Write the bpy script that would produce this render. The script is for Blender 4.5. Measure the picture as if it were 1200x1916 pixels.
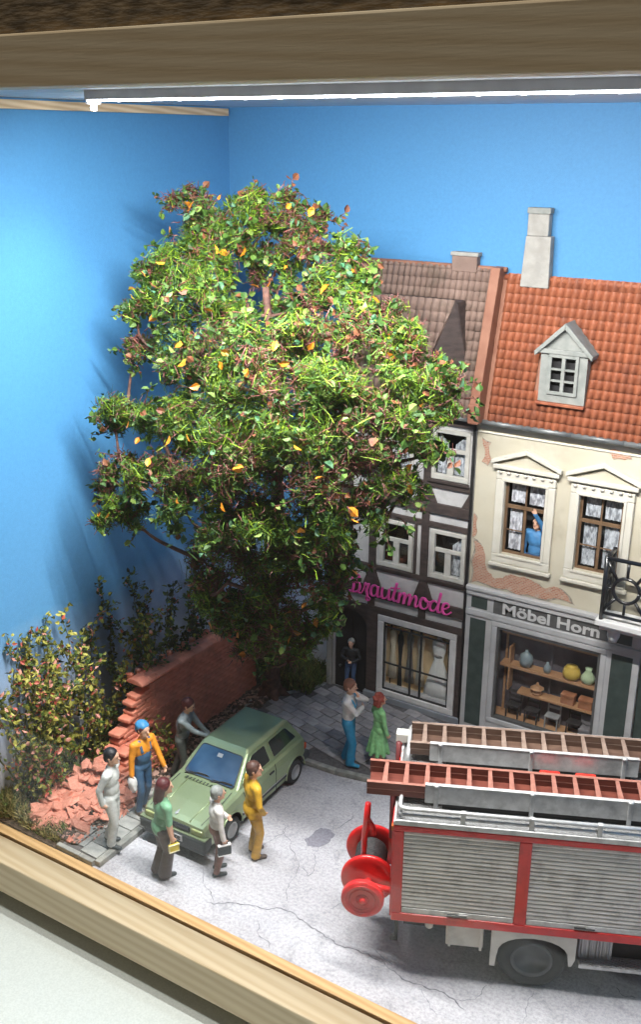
import bpy, bmesh, math, random
import numpy as np
from mathutils import Vector, Matrix

for o in list(bpy.data.objects):
    bpy.data.objects.remove(o)
sc = bpy.context.scene
COL = sc.collection
rnd = random.Random(11)
nrs = np.random.RandomState(5)
R = math.radians

# ------------------------------------------------------------------ camera
cam_d = bpy.data.cameras.new('camera')
cam = bpy.data.objects.new('camera', cam_d)
COL.objects.link(cam)
ROT = Matrix(((0.8493, -0.1853, 0.4944), (0.5279, 0.2881, -0.7988), (0.0056, 0.9394, 0.3427)))
cx, cy, cz = [Vector((ROT[0][i], ROT[1][i], ROT[2][i])) for i in range(3)]
cx.normalize(); cy = (cy - cx * cx.dot(cy)).normalized(); cz = cx.cross(cy)
cam.matrix_world = Matrix(((cx.x, cy.x, cz.x, 0), (cx.y, cy.y, cz.y, 0), (cx.z, cy.z, cz.z, 13.0), (0, 0, 0, 1)))
cam_d.sensor_fit = 'VERTICAL'
cam_d.sensor_height = 24.0
cam_d.lens = 24.0 * 1921.0 / 1916.0
cam_d.clip_start = 0.1
cam_d.clip_end = 500
cam_d.dof.use_dof = True
cam_d.dof.focus_distance = 20.0
cam_d.dof.aperture_fstop = 1.3
sc.camera = cam

# ------------------------------------------------------------------ room light, lamps, exposure
world = bpy.data.worlds.new('World'); sc.world = world; world.use_nodes = True
bgn = world.node_tree.nodes['Background']
bgn.inputs[0].default_value = (1.0, 0.92, 0.82, 1)
bgn.inputs[1].default_value = 0.15

def lamp(name, kind, loc, energy, color=(1, 1, 1), aim=None, **kw):
    d = bpy.data.lights.new(name, kind)
    d.energy = energy; d.color = color
    for k, v in kw.items():
        setattr(d, k, v)
    o = bpy.data.objects.new(name, d); COL.objects.link(o)
    o.location = loc
    if aim is not None:
        o.rotation_euler = (Vector(aim) - Vector(loc)).to_track_quat('-Z', 'Y').to_euler()
    return o

# the lamp of the room, high above the viewer
lamp('room_lamp', 'AREA', (-11, 7.4, 90), 43000, (1.0, 0.96, 0.89), aim=(-10, 9, 0), shape='DISK', size=9.0)
# the LED strip under the lid of the box, and the single LED on the batten over the left wall
lamp('led_strip_light', 'AREA', (-7.3, 12.0, 13.468), 3850, (1.0, 0.975, 0.94), aim=(-7.3, 14.6, 5.0), shape='RECTANGLE', size=9.0, size_y=0.03)
lamp('corner_led_light', 'SPOT', (-13.55, 14.28, 13.36), 1250, (0.84, 0.95, 1.0), aim=(-11.7, 12.6, 0), spot_size=R(100), spot_blend=1.0, shadow_soft_size=0.25)

sc.view_settings.view_transform = 'Standard'
sc.view_settings.look = 'None'
sc.view_settings.exposure = 0.06
sc.view_settings.gamma = 1.0
sc.view_settings.use_curve_mapping = False
try:
    sc.cycles.max_bounces = 7; sc.cycles.transparent_max_bounces = 12
    sc.cycles.sample_clamp_indirect = 4.0; sc.cycles.caustics_reflective = False; sc.cycles.caustics_refractive = False
except Exception:
    pass

# ------------------------------------------------------------------ materials
def new_mat(name):
    m = bpy.data.materials.new(name); m.use_nodes = True
    nt = m.node_tree
    return m, nt, nt.nodes['Principled BSDF']

def M(name, c1, c2=None, ns=6.0, rough=0.6, metal=0.0, bump=0.0, bs=40.0, coat=0.0, spec=0.5, vary=0.0, stretch=None, bdist=0.02, lo=0.35, hi=0.65, sss=0):
    """plain painted / printed surface: two colours mixed by noise, fine relief, small change per object"""
    m, nt, b = new_mat(name)
    N, Lk = nt.nodes, nt.links
    tc = N.new('ShaderNodeTexCoord'); vec = tc.outputs['Object']
    if stretch:
        mp = N.new('ShaderNodeMapping'); mp.inputs['Scale'].default_value = stretch
        Lk.new(vec, mp.inputs['Vector']); vec = mp.outputs['Vector']
    b.inputs['Roughness'].default_value = rough
    b.inputs['Metallic'].default_value = metal
    b.inputs['Specular IOR Level'].default_value = spec
    if coat:
        b.inputs['Coat Weight'].default_value = coat; b.inputs['Coat Roughness'].default_value = 0.12
    col = None
    if c2 is not None:
        n = N.new('ShaderNodeTexNoise'); n.inputs['Scale'].default_value = ns; n.inputs['Detail'].default_value = 5
        r = N.new('ShaderNodeValToRGB')
        r.color_ramp.elements[0].position = lo; r.color_ramp.elements[1].position = hi
        r.color_ramp.elements[0].color = (*c1, 1); r.color_ramp.elements[1].color = (*c2, 1)
        Lk.new(vec, n.inputs['Vector']); Lk.new(n.outputs['Fac'], r.inputs['Fac'])
        col = r.outputs['Color']
    if vary:
        oi = N.new('ShaderNodeObjectInfo'); mr = N.new('ShaderNodeMapRange')
        mr.inputs['To Min'].default_value = 1 - vary; mr.inputs['To Max'].default_value = 1 + vary
        Lk.new(oi.outputs['Random'], mr.inputs['Value'])
        hs = N.new('ShaderNodeHueSaturation')
        Lk.new(mr.outputs['Result'], hs.inputs['Value'])
        if col is None:
            hs.inputs['Color'].default_value = (*c1, 1)
        else:
            Lk.new(col, hs.inputs['Color'])
        col = hs.outputs['Color']
    if col is None:
        b.inputs['Base Color'].default_value = (*c1, 1)
    else:
        Lk.new(col, b.inputs['Base Color'])
    if bump:
        n2 = N.new('ShaderNodeTexNoise'); n2.inputs['Scale'].default_value = bs; n2.inputs['Detail'].default_value = 4
        bp = N.new('ShaderNodeBump'); bp.inputs['Strength'].default_value = bump; bp.inputs['Distance'].default_value = bdist
        Lk.new(vec, n2.inputs['Vector']); Lk.new(n2.outputs['Fac'], bp.inputs['Height']); Lk.new(bp.outputs['Normal'], b.inputs['Normal'])
    return m

def wood_mat(name, dark, light, axis='X', ring=9.0, rough=0.55, fine=True, scale=1.0, dist=2.2):
    m, nt, b = new_mat(name)
    N, Lk = nt.nodes, nt.links
    tc = N.new('ShaderNodeTexCoord'); mp = N.new('ShaderNodeMapping')
    s = {'X': (0.06, 1, 1), 'Z': (1, 1, 0.10), 'Y': (1, 0.10, 1)}[axis]
    mp.inputs['Scale'].default_value = [v * scale for v in s]
    Lk.new(tc.outputs['Object'], mp.inputs['Vector'])
    w = N.new('ShaderNodeTexWave'); w.wave_type = 'BANDS'; w.bands_direction = 'DIAGONAL'
    w.inputs['Scale'].default_value = ring; w.inputs['Distortion'].default_value = dist; w.inputs['Detail'].default_value = 3; w.inputs['Detail Scale'].default_value = 1.3
    Lk.new(mp.outputs['Vector'], w.inputs['Vector'])
    n = N.new('ShaderNodeTexNoise'); n.inputs['Scale'].default_value = 26; n.inputs['Detail'].default_value = 6
    Lk.new(mp.outputs['Vector'], n.inputs['Vector'])
    mx = N.new('ShaderNodeMath'); mx.operation = 'MULTIPLY_ADD'; mx.inputs[1].default_value = 0.6
    Lk.new(w.outputs['Fac'], mx.inputs[0])
    m2 = N.new('ShaderNodeMath'); m2.operation = 'MULTIPLY'; m2.inputs[1].default_value = 0.30
    Lk.new(n.outputs['Fac'], m2.inputs[0]); Lk.new(m2.outputs[0], mx.inputs[2])
    r = N.new('ShaderNodeValToRGB')
    r.color_ramp.elements[0].position = 0.12; r.color_ramp.elements[1].position = 0.75
    r.color_ramp.elements[0].color = (*dark, 1); r.color_ramp.elements[1].color = (*light, 1)
    Lk.new(mx.outputs[0], r.inputs['Fac']); Lk.new(r.outputs['Color'], b.inputs['Base Color'])
    b.inputs['Roughness'].default_value = rough
    bp = N.new('ShaderNodeBump'); bp.inputs['Strength'].default_value = 0.15; bp.inputs['Distance'].default_value = 0.02
    Lk.new(n.outputs['Fac'], bp.inputs['Height']); Lk.new(bp.outputs['Normal'], b.inputs['Normal'])
    return m

def emit_mat(name, c, s):
    m, nt, b = new_mat(name)
    b.inputs['Base Color'].default_value = (*c, 1)
    b.inputs['Emission Color'].default_value = (*c, 1); b.inputs['Emission Strength'].default_value = s
    return m

def sky_board(name):
    """the printed sky of the box: blue card that pales to lavender white towards its foot"""
    m, nt, b = new_mat(name)
    N, Lk = nt.nodes, nt.links
    tc = N.new('ShaderNodeTexCoord'); sp = N.new('ShaderNodeSeparateXYZ'); Lk.new(tc.outputs['Object'], sp.inputs[0])
    n0 = N.new('ShaderNodeTexNoise'); n0.inputs['Scale'].default_value = 0.5; Lk.new(tc.outputs['Object'], n0.inputs['Vector'])
    ad = N.new('ShaderNodeMath'); ad.operation = 'MULTIPLY_ADD'; ad.inputs[1].default_value = 1.6; Lk.new(n0.outputs['Fac'], ad.inputs[0]); Lk.new(sp.outputs['Z'], ad.inputs[2])
    r = N.new('ShaderNodeValToRGB'); cr = r.color_ramp
    mr = N.new('ShaderNodeMapRange'); mr.inputs['From Max'].default_value = 14.0; Lk.new(ad.outputs[0], mr.inputs['Value']); Lk.new(mr.outputs['Result'], r.inputs['Fac'])
    cr.elements[0].position = 0.09; cr.elements[0].color = (0.74, 0.75, 0.81, 1)
    cr.elements[1].position = 1.0; cr.elements[1].color = (0.058, 0.205, 0.41, 1)
    e = cr.elements.new(0.20); e.color = (0.44, 0.545, 0.755, 1)
    e = cr.elements.new(0.32); e.color = (0.105, 0.31, 0.57, 1)
    e = cr.elements.new(0.60); e.color = (0.070, 0.25, 0.49, 1)
    n = N.new('ShaderNodeTexNoise'); n.inputs['Scale'].default_value = 14; n.inputs['Detail'].default_value = 8; n.inputs['Roughness'].default_value = 0.8
    Lk.new(tc.outputs['Object'], n.inputs['Vector'])
    mr2 = N.new('ShaderNodeMapRange'); mr2.inputs['To Min'].default_value = 0.78; mr2.inputs['To Max'].default_value = 1.22; Lk.new(n.outputs['Fac'], mr2.inputs['Value'])
    hs = N.new('ShaderNodeHueSaturation'); Lk.new(r.outputs['Color'], hs.inputs['Color']); Lk.new(mr2.outputs['Result'], hs.inputs['Value'])
    Lk.new(hs.outputs['Color'], b.inputs['Base Color'])
    b.inputs['Roughness'].default_value = 0.62; b.inputs['Specular IOR Level'].default_value = 0.35
    n3 = N.new('ShaderNodeTexNoise'); n3.inputs['Scale'].default_value = 45
    Lk.new(tc.outputs['Object'], n3.inputs['Vector'])
    bp = N.new('ShaderNodeBump'); bp.inputs['Strength'].default_value = 0.12; bp.inputs['Distance'].default_value = 0.02
    Lk.new(n3.outputs['Fac'], bp.inputs['Height']); Lk.new(bp.outputs['Normal'], b.inputs['Normal'])
    return m

def road_mat():
    m, nt, b = new_mat('printed_asphalt')
    N, Lk = nt.nodes, nt.links
    tc = N.new('ShaderNodeTexCoord')
    n1 = N.new('ShaderNodeTexNoise'); n1.inputs['Scale'].default_value = 0.55; n1.inputs['Detail'].default_value = 4
    n2 = N.new('ShaderNodeTexNoise'); n2.inputs['Scale'].default_value = 17; n2.inputs['Detail'].default_value = 7; n2.inputs['Roughness'].default_value = 0.75
    n3 = N.new('ShaderNodeTexVoronoi'); n3.inputs['Scale'].default_value = 38
    for n in (n1, n2, n3):
        Lk.new(tc.outputs['Object'], n.inputs['Vector'])
    r1 = N.new('ShaderNodeValToRGB'); r1.color_ramp.elements[0].color = (0.385, 0.385, 0.42, 1); r1.color_ramp.elements[1].color = (0.505, 0.505, 0.54, 1)
    r1.color_ramp.elements[0].position = .3; r1.color_ramp.elements[1].position = .7
    r2 = N.new('ShaderNodeValToRGB'); r2.color_ramp.elements[0].color = (0.62, 0.62, 0.66, 1); r2.color_ramp.elements[1].color = (1.12, 1.12, 1.12, 1)
    r2.color_ramp.elements[0].position = .30; r2.color_ramp.elements[1].position = .58
    Lk.new(n1.outputs['Fac'], r1.inputs['Fac']); Lk.new(n2.outputs['Fac'], r2.inputs['Fac'])
    mx = N.new('ShaderNodeMix'); mx.data_type = 'RGBA'; mx.blend_type = 'MULTIPLY'; mx.inputs[0].default_value = 1.0
    Lk.new(r1.outputs['Color'], mx.inputs[6]); Lk.new(r2.outputs['Color'], mx.inputs[7])
    n4 = N.new('ShaderNodeTexNoise'); n4.inputs['Scale'].default_value = 1.9; n4.inputs['Detail'].default_value = 9; n4.inputs['Roughness'].default_value = .7; n4.inputs['Distortion'].default_value = .6
    Lk.new(tc.outputs['Object'], n4.inputs['Vector'])
    r4 = N.new('ShaderNodeValToRGB'); r4.color_ramp.elements[0].position = .30; r4.color_ramp.elements[1].position = .47
    r4.color_ramp.elements[0].color = (0.66, 0.66, 0.67, 1); r4.color_ramp.elements[1].color = (1, 1, 1, 1)
    Lk.new(n4.outputs['Fac'], r4.inputs['Fac'])
    my = N.new('ShaderNodeMix'); my.data_type = 'RGBA'; my.blend_type = 'MULTIPLY'; my.inputs[0].default_value = 1.0
    Lk.new(mx.outputs[2], my.inputs[6]); Lk.new(r4.outputs['Color'], my.inputs[7])
    Lk.new(my.outputs[2], b.inputs['Base Color'])
    b.inputs['Roughness'].default_value = 0.7; b.inputs['Specular IOR Level'].default_value = 0.3
    bp = N.new('ShaderNodeBump'); bp.inputs['Strength'].default_value = 0.5; bp.inputs['Distance'].default_value = 0.02
    ad = N.new('ShaderNodeMath'); ad.operation = 'ADD'; Lk.new(n2.outputs['Fac'], ad.inputs[0]); Lk.new(n3.outputs['Distance'], ad.inputs[1])
    Lk.new(ad.outputs[0], bp.inputs['Height']); Lk.new(bp.outputs['Normal'], b.inputs['Normal'])
    return m

def brick_mat():
    """old brick laid bare where the plaster fell off"""
    m, nt, b = new_mat('bare_brick')
    N, Lk = nt.nodes, nt.links
    tc = N.new('ShaderNodeTexCoord'); sp = N.new('ShaderNodeSeparateXYZ'); cb = N.new('ShaderNodeCombineXYZ')
    Lk.new(tc.outputs['Object'], sp.inputs[0]); Lk.new(sp.outputs['X'], cb.inputs['X']); Lk.new(sp.outputs['Z'], cb.inputs['Y'])
    t = N.new('ShaderNodeTexBrick'); t.inputs['Scale'].default_value = 6.5
    t.inputs['Color1'].default_value = (0.34, 0.135, 0.08, 1); t.inputs['Color2'].default_value = (0.46, 0.235, 0.155, 1); t.inputs['Mortar'].default_value = (0.46, 0.38, 0.31, 1)
    t.inputs['Mortar Size'].default_value = 0.03
    Lk.new(cb.outputs[0], t.inputs['Vector'])
    n = N.new('ShaderNodeTexNoise'); n.inputs['Scale'].default_value = 7; n.inputs['Detail'].default_value = 6; Lk.new(tc.outputs['Object'], n.inputs['Vector'])
    mx = N.new('ShaderNodeMix'); mx.data_type = 'RGBA'
    r = N.new('ShaderNodeValToRGB'); r.color_ramp.elements[0].position = .56; r.color_ramp.elements[1].position = .74
    Lk.new(n.outputs['Fac'], r.inputs['Fac']); Lk.new(r.outputs['Color'], mx.inputs[0]); Lk.new(t.outputs['Color'], mx.inputs[6]); mx.inputs[7].default_value = (0.44, 0.36, 0.29, 1)
    Lk.new(mx.outputs[2], b.inputs['Base Color']); b.inputs['Roughness'].default_value = .8
    return m

def glass_mat(name, tint=(1, 1, 1), refl=1.0, rough=0.0):
    m = bpy.data.materials.new(name); m.use_nodes = True
    nt = m.node_tree; N, Lk = nt.nodes, nt.links
    N.remove(N['Principled BSDF'])
    out = N['Material Output']
    tr = N.new('ShaderNodeBsdfTransparent'); tr.inputs[0].default_value = (*tint, 1)
    gl = N.new('ShaderNodeBsdfGlossy'); gl.inputs['Roughness'].default_value = rough
    fr = N.new('ShaderNodeLayerWeight'); fr.inputs['Blend'].default_value = 0.5
    p5 = N.new('ShaderNodeMath'); p5.operation = 'POWER'; p5.inputs[1].default_value = 5.0
    sch = N.new('ShaderNodeMath'); sch.operation = 'MULTIPLY_ADD'; sch.inputs[1].default_value = 0.96; sch.inputs[2].default_value = 0.04
    mu = N.new('ShaderNodeMath'); mu.operation = 'MULTIPLY'; mu.inputs[1].default_value = refl; mu.use_clamp = True
    mx = N.new('ShaderNodeMixShader')
    Lk.new(fr.outputs['Facing'], p5.inputs[0]); Lk.new(p5.outputs[0], sch.inputs[0]); Lk.new(sch.outputs[0], mu.inputs[0]); Lk.new(mu.outputs[0], mx.inputs[0]); Lk.new(tr.outputs[0], mx.inputs[1]); Lk.new(gl.outputs[0], mx.inputs[2])
    Lk.new(mx.outputs[0], out.inputs['Surface'])
    return m

def leaf_mat(name, c, c2, rough=0.55, trans=0.25):
    m, nt, b = new_mat(name)
    N, Lk = nt.nodes, nt.links
    tc = N.new('ShaderNodeTexCoord'); n = N.new('ShaderNodeTexNoise'); n.inputs['Scale'].default_value = 9; n.inputs['Detail'].default_value = 3
    Lk.new(tc.outputs['Object'], n.inputs['Vector'])
    r = N.new('ShaderNodeValToRGB'); r.color_ramp.elements[0].position = .35; r.color_ramp.elements[1].position = .65
    r.color_ramp.elements[0].color = (*c, 1); r.color_ramp.elements[1].color = (*c2, 1)
    Lk.new(n.outputs['Fac'], r.inputs['Fac']); Lk.new(r.outputs['Color'], b.inputs['Base Color'])
    b.inputs['Roughness'].default_value = max(rough, .5); b.inputs['Specular IOR Level'].default_value = .3
    return m

MT = {}
MT['sky'] = sky_board('printed_sky_card')
MT['road'] = road_mat()
MT['white_lid'] = M('white_lid_paint', (0.72, 0.73, 0.76), (0.62, 0.63, 0.67), ns=3, rough=.6)
MT['pine'] = wood_mat('pine_wood', (0.60, 0.47, 0.29), (0.70, 0.58, 0.39), 'X', ring=2.1, scale=1.5, dist=3.5)
MT['pine_lip'] = wood_mat('pine_lip', (0.42, 0.25, 0.10), (0.56, 0.36, 0.17), 'X', ring=5)
MT['pine_z'] = wood_mat('pine_upright', (0.44, 0.31, 0.17), (0.66, 0.54, 0.36), 'Z', ring=3.4, scale=1.6)
MT['batten'] = wood_mat('batten_wood', (0.40, 0.28, 0.16), (0.58, 0.45, 0.30), 'Y', ring=5)
MT['oldwood'] = M('rough_sawn_wood', (0.10, 0.07, 0.035), (0.30, 0.21, 0.11), ns=7, rough=.85, bump=.9, bs=12, stretch=(0.35, 1, 1.6), bdist=.08)
MT['table'] = M('grey_laminate', (0.54, 0.59, 0.575), (0.62, 0.67, 0.655), ns=30, rough=.38, bump=.10, bs=60)
MT['glass'] = glass_mat('front_glass', (0.99, 0.995, 0.99), refl=0.62)
MT['led'] = emit_mat('led_white', (0.93, 0.97, 1.0), 14.0)
MT['led_tip'] = emit_mat('led_tip', (1.0, 0.98, 0.9), 40.0)
MT['crack'] = M('crack_dark', (0.10, 0.10, 0.12), (0.22, 0.22, 0.25), ns=12, rough=.9)
MT['patch'] = M('tar_patch', (0.20, 0.20, 0.24), (0.27, 0.27, 0.32), ns=20, rough=.85, bump=.4, bs=60)
MT['paver'] = M('grey_paver', (0.268, 0.254, 0.268), (0.362, 0.341, 0.348), ns=10, rough=.75, bump=.3, bs=30, vary=.22)
MT['paver_joint'] = M('paver_joint', (0.075, 0.07, 0.075), (0.12, 0.115, 0.12), ns=12, rough=.9)
MT['slab'] = M('grey_slab', (0.24, 0.25, 0.24), (0.34, 0.345, 0.33), ns=7, rough=.75, bump=.3, bs=40, vary=.16)
MT['kerb'] = M('kerb_stone', (0.180, 0.186, 0.174), (0.312, 0.312, 0.288), ns=6, rough=.8, bump=.3, bs=30, vary=.1)
MT['soil'] = M('dark_soil', (0.042, 0.030, 0.022), (0.102, 0.072, 0.054), ns=9, rough=.95, bump=.8, bs=25, bdist=.05)
MT['gravel'] = M('gravel', (0.10, 0.065, 0.05), (0.24, 0.16, 0.125), ns=4, rough=.9, lo=.3, hi=.7)
MT['gravel2'] = M('pink_gravel', (0.30, 0.17, 0.14), (0.42, 0.27, 0.22), ns=4, rough=.9)
MT['brick'] = M('salmon_brick', (0.607, 0.200, 0.126), (0.728, 0.273, 0.183), ns=5, rough=.62, bump=.12, bs=25, vary=.07)
MT['rubble'] = M('salmon_rubble', (0.544, 0.202, 0.137), (0.665, 0.292, 0.212), ns=4, rough=.7, bump=.25, bs=20, vary=.12)
MT['plaster1'] = M('white_infill', (0.440, 0.431, 0.440), (0.545, 0.536, 0.536), ns=2.5, rough=.8, bump=.12, bs=40)
MT['timber'] = M('dark_timber', (0.040, 0.029, 0.027), (0.068, 0.048, 0.044), ns=4, rough=.65, bump=.25, bs=14, stretch=(1, 1, 3), vary=.12)
MT['plinth'] = M('grey_plinth', (0.204, 0.222, 0.252), (0.264, 0.282, 0.312), ns=3, rough=.8, bump=.15, bs=30)
MT['frame_cream'] = M('cream_frame', (0.493, 0.476, 0.433), (0.561, 0.544, 0.501), ns=6, rough=.5, vary=.04)
MT['frame_grey'] = M('light_frame', (0.552, 0.540, 0.529), (0.644, 0.632, 0.621), ns=5, rough=.5)
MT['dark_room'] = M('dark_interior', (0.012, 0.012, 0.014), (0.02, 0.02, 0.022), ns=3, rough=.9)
MT['curtain'] = M('net_curtain', (0.22, 0.23, 0.26), (0.66, 0.68, 0.74), ns=11, rough=.9, stretch=(1.6, 1, .7), lo=.36, hi=.62)
MT['pane'] = glass_mat('window_glass', (0.96, 0.97, 0.97), refl=0.6)
MT['door'] = M('black_door', (0.010, 0.009, 0.011), (0.022, 0.02, 0.022), ns=3, rough=.42)
MT['tile_brown'] = M('brown_tile', (0.155, 0.10, 0.082), (0.255, 0.175, 0.145), ns=1.3, rough=.75, bump=.2, bs=12, lo=.3, hi=.7)
MT['tile_red'] = M('orange_tile', (0.223, 0.058, 0.026), (0.331, 0.112, 0.054), ns=3.2, rough=.6, bump=.15, bs=14, vary=.13)
def weather(m, dark, scale=1.1, lo=.50, hi=.68, amt=.75):
    nt = m.node_tree; N, Lk = nt.nodes, nt.links; b = N['Principled BSDF']
    src = b.inputs['Base Color'].links[0].from_socket
    g_ = N.new('ShaderNodeNewGeometry'); n = N.new('ShaderNodeTexNoise'); n.inputs['Scale'].default_value = scale; n.inputs['Detail'].default_value = 9; n.inputs['Roughness'].default_value = .68
    Lk.new(g_.outputs['Position'], n.inputs['Vector'])
    r = N.new('ShaderNodeMapRange'); r.inputs['From Min'].default_value = lo; r.inputs['From Max'].default_value = hi; r.inputs['To Max'].default_value = amt; Lk.new(n.outputs['Fac'], r.inputs['Value'])
    x = N.new('ShaderNodeMix'); x.data_type = 'RGBA'; Lk.new(r.outputs['Result'], x.inputs[0]); Lk.new(src, x.inputs[6]); x.inputs[7].default_value = (*dark, 1)
    Lk.new(x.outputs[2], b.inputs['Base Color'])
weather(MT['tile_red'], (0.17, 0.055, 0.032), 2.2); weather(MT['tile_brown'], (0.08, 0.062, 0.045), 1.6); weather(MT['brick'], (0.30, 0.115, 0.085), 2.4, .5, .7, .6)
MT['verge'] = M('verge_board', (0.212, 0.084, 0.050), (0.262, 0.119, 0.075), ns=3, rough=.7)
MT['grey_stone'] = M('grey_render', (0.255, 0.246, 0.230), (0.315, 0.306, 0.285), ns=5, rough=.85, bump=.3, bs=30)
MT['dormer'] = M('dormer_grey', (0.187, 0.200, 0.191), (0.246, 0.255, 0.242), ns=6, rough=.75, bump=.15, bs=20)
MT['gutter'] = M('zinc_gutter', (0.12, 0.13, 0.135), (0.20, 0.21, 0.215), ns=5, rough=.45, metal=.4)
MT['cream'] = M('cream_plaster', (0.484, 0.439, 0.338), (0.549, 0.512, 0.419), ns=1.4, rough=.8, bump=.2, bs=30, lo=.3, hi=.7)
MT['trim'] = M('cream_trim', (0.576, 0.548, 0.469), (0.627, 0.602, 0.535), ns=3, rough=.7)
MT['bare'] = brick_mat()
MT['plaster_edge'] = M('broken_plaster_shadow', (0.20, 0.18, 0.15), (0.42, 0.38, 0.32), ns=9, rough=.9, bump=.5, bs=25)  # dark rim: broken plaster plus the shadow of the patch edge in its colour
MT['brown_frame'] = M('brown_window_frame', (0.13, 0.075, 0.04), (0.19, 0.115, 0.065), ns=5, rough=.5)
MT['shop_white'] = M('shopfront_white', (0.420, 0.420, 0.427), (0.473, 0.473, 0.480), ns=3, rough=.5)
MT['shop_green'] = M('shopfront_green', (0.035, 0.052, 0.048), (0.05, 0.07, 0.064), ns=5, rough=.5)
MT['sign_dark'] = M('sign_panel', (0.07, 0.07, 0.07), (0.10, 0.10, 0.10), ns=6, rough=.6)
MT['letters'] = M('sign_letters', (0.50, 0.50, 0.50), (0.58, 0.58, 0.58), ns=6, rough=.5)
weather(MT['cream'], (0.36, 0.31, 0.24), 1.4, .54, .72, .55); weather(MT['shop_white'], (0.26, 0.26, 0.26), 2.0, .54, .74, .5); weather(MT['plaster1'], (0.30, 0.29, 0.28), 2.0, .52, .74, .6)
MT['pink'] = M('pink_letters', (0.70, 0.055, 0.32), (0.78, 0.09, 0.40), ns=3, rough=.35, coat=.3)
MT['orange_wood'] = M('shop_shelf_wood', (0.42, 0.21, 0.10), (0.52, 0.29, 0.15), ns=4, rough=.6, stretch=(.5, 1, 4))
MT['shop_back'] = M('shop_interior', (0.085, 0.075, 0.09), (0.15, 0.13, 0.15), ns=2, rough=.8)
MT['warm_back'] = M('bridal_shop_interior', (0.676, 0.494, 0.286), (0.884, 0.676, 0.416), ns=2.2, rough=.8)
MT['black'] = M('black_metal', (0.008, 0.009, 0.012), (0.015, 0.016, 0.02), ns=5, rough=.28, coat=.3)
MT['black_matt'] = M('black_matt', (0.015, 0.015, 0.016), (0.028, 0.028, 0.03), ns=5, rough=.7)
MT['white_stone'] = M('white_slab', (0.666, 0.666, 0.666), (0.720, 0.720, 0.720), ns=4, rough=.5)

# ------------------------------------------------------------------ mesh helpers
def rootoff(p):
    v = Vector((0, 0, 0))
    while p is not None:
        v += p.location; p = p.parent
    return v

class MB:
    def __init__(s):
        s.v = []; s.f = []; s.mi = []
    def add(s, vs, fs, mi=0):
        n = len(s.v)
        s.v.extend([tuple(map(float, v)) for v in vs]); s.f.extend([tuple(i + n for i in f) for f in fs]); s.mi.extend([mi] * len(fs))
        return s
    def box(s, x0, x1, y0, y1, z0, z1, mi=0):
        return s.add([(x0, y0, z0), (x1, y0, z0), (x1, y1, z0), (x0, y1, z0), (x0, y0, z1), (x1, y0, z1), (x1, y1, z1), (x0, y1, z1)],
                     [(0, 3, 2, 1), (4, 5, 6, 7), (0, 1, 5, 4), (1, 2, 6, 5), (2, 3, 7, 6), (3, 0, 4, 7)], mi)
    def prism(s, pts, e, mi=0):
        """closed polygon of 3-D points pushed along vector e"""
        n = len(pts); P = [Vector(p) for p in pts]; e = Vector(e)
        nrm = Vector((0, 0, 0))
        for i in range(n):
            nrm += P[i].cross(P[(i + 1) % n])
        if nrm.dot(e) > 0:
            P = P[::-1]
        return s.add([*P, *[p + e for p in P]], [tuple(range(n)), tuple(range(2 * n - 1, n - 1, -1))] + [((i + 1) % n, i, i + n, (i + 1) % n + n) for i in range(n)], mi)
    def xz(s, pts, y0, y1, mi=0):
        return s.prism([(x, y0, z) for x, z in pts], (0, y1 - y0, 0), mi)
    def tube(s, pts, r, seg=8, mi=0, caps=True, flat=None):
        P = [Vector(p) for p in pts]; n = len(P)
        rs = r if isinstance(r, (list, tuple)) else [r] * n
        up = None; vs = []; fs = []
        for i in range(n):
            d = (P[min(i + 1, n - 1)] - P[max(i - 1, 0)])
            d = d.normalized() if d.length > 1e-9 else Vector((0, 0, 1))
            if up is None:
                a = Vector((0, 0, 1)) if abs(d.z) < .9 else Vector((1, 0, 0))
                up = (a - d * a.dot(d)).normalized()
            else:
                up = (up - d * up.dot(d)); up = up.normalized() if up.length > 1e-6 else d.orthogonal().normalized()
            sd = d.cross(up)
            for k in range(seg):
                t = 2 * math.pi * k / seg
                vs.append(P[i] + (up * math.cos(t) + sd * math.sin(t)) * rs[i])
        for i in range(n - 1):
            for k in range(seg):
                a = i * seg + k; b = i * seg + (k + 1) % seg
                fs.append((a, b, b + seg, a + seg))
        if caps:
            fs.append(tuple(range(seg - 1, -1, -1))); fs.append(tuple(range((n - 1) * seg, n * seg)))
        return s.add(vs, fs, mi)
    def lathe(s, prof, o=(0, 0, 0), axis='Z', seg=24, mi=0, sx=1.0, sy=1.0):
        vs = []; fs = []; n = len(prof); o = Vector(o)
        for r, h in prof:
            for k in range(seg):
                t = 2 * math.pi * k / seg
                a, b = r * math.cos(t) * sx, r * math.sin(t) * sy
                p = {'Z': (a, b, h), 'Y': (a, h, -b), 'X': (h, a, b)}[axis]
                vs.append(o + Vector(p))
        for i in range(n - 1):
            for k in range(seg):
                a = i * seg + k; b = i * seg + (k + 1) % seg
                fs.append((a, b, b + seg, a + seg))
        fs.append(tuple(range(seg - 1, -1, -1))); fs.append(tuple(range((n - 1) * seg, n * seg)))
        return s.add(vs, fs, mi)
    def mesh(s, name, mats, off=None):
        me = bpy.data.meshes.new(name)
        v = s.v if off is None else [(a - off.x, b - off.y, c - off.z) for a, b, c in s.v]
        me.from_pydata(v, [], s.f)
        for m in (mats if isinstance(mats, (list, tuple)) else [mats]):
            me.materials.append(m)
        if any(s.mi):
            me.polygons.foreach_set('material_index', s.mi)
        me.update()
        return me
    def build(s, name, mat, parent=None, world=True, smooth=False, bevel=0.0, bseg=2, kind=None, label=None, auto=None):
        off = rootoff(parent) if (parent is not None and world) else None
        me = s.mesh(name, mat, off)
        return link(name, me, parent, smooth, bevel, bseg, kind, label, auto)

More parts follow.
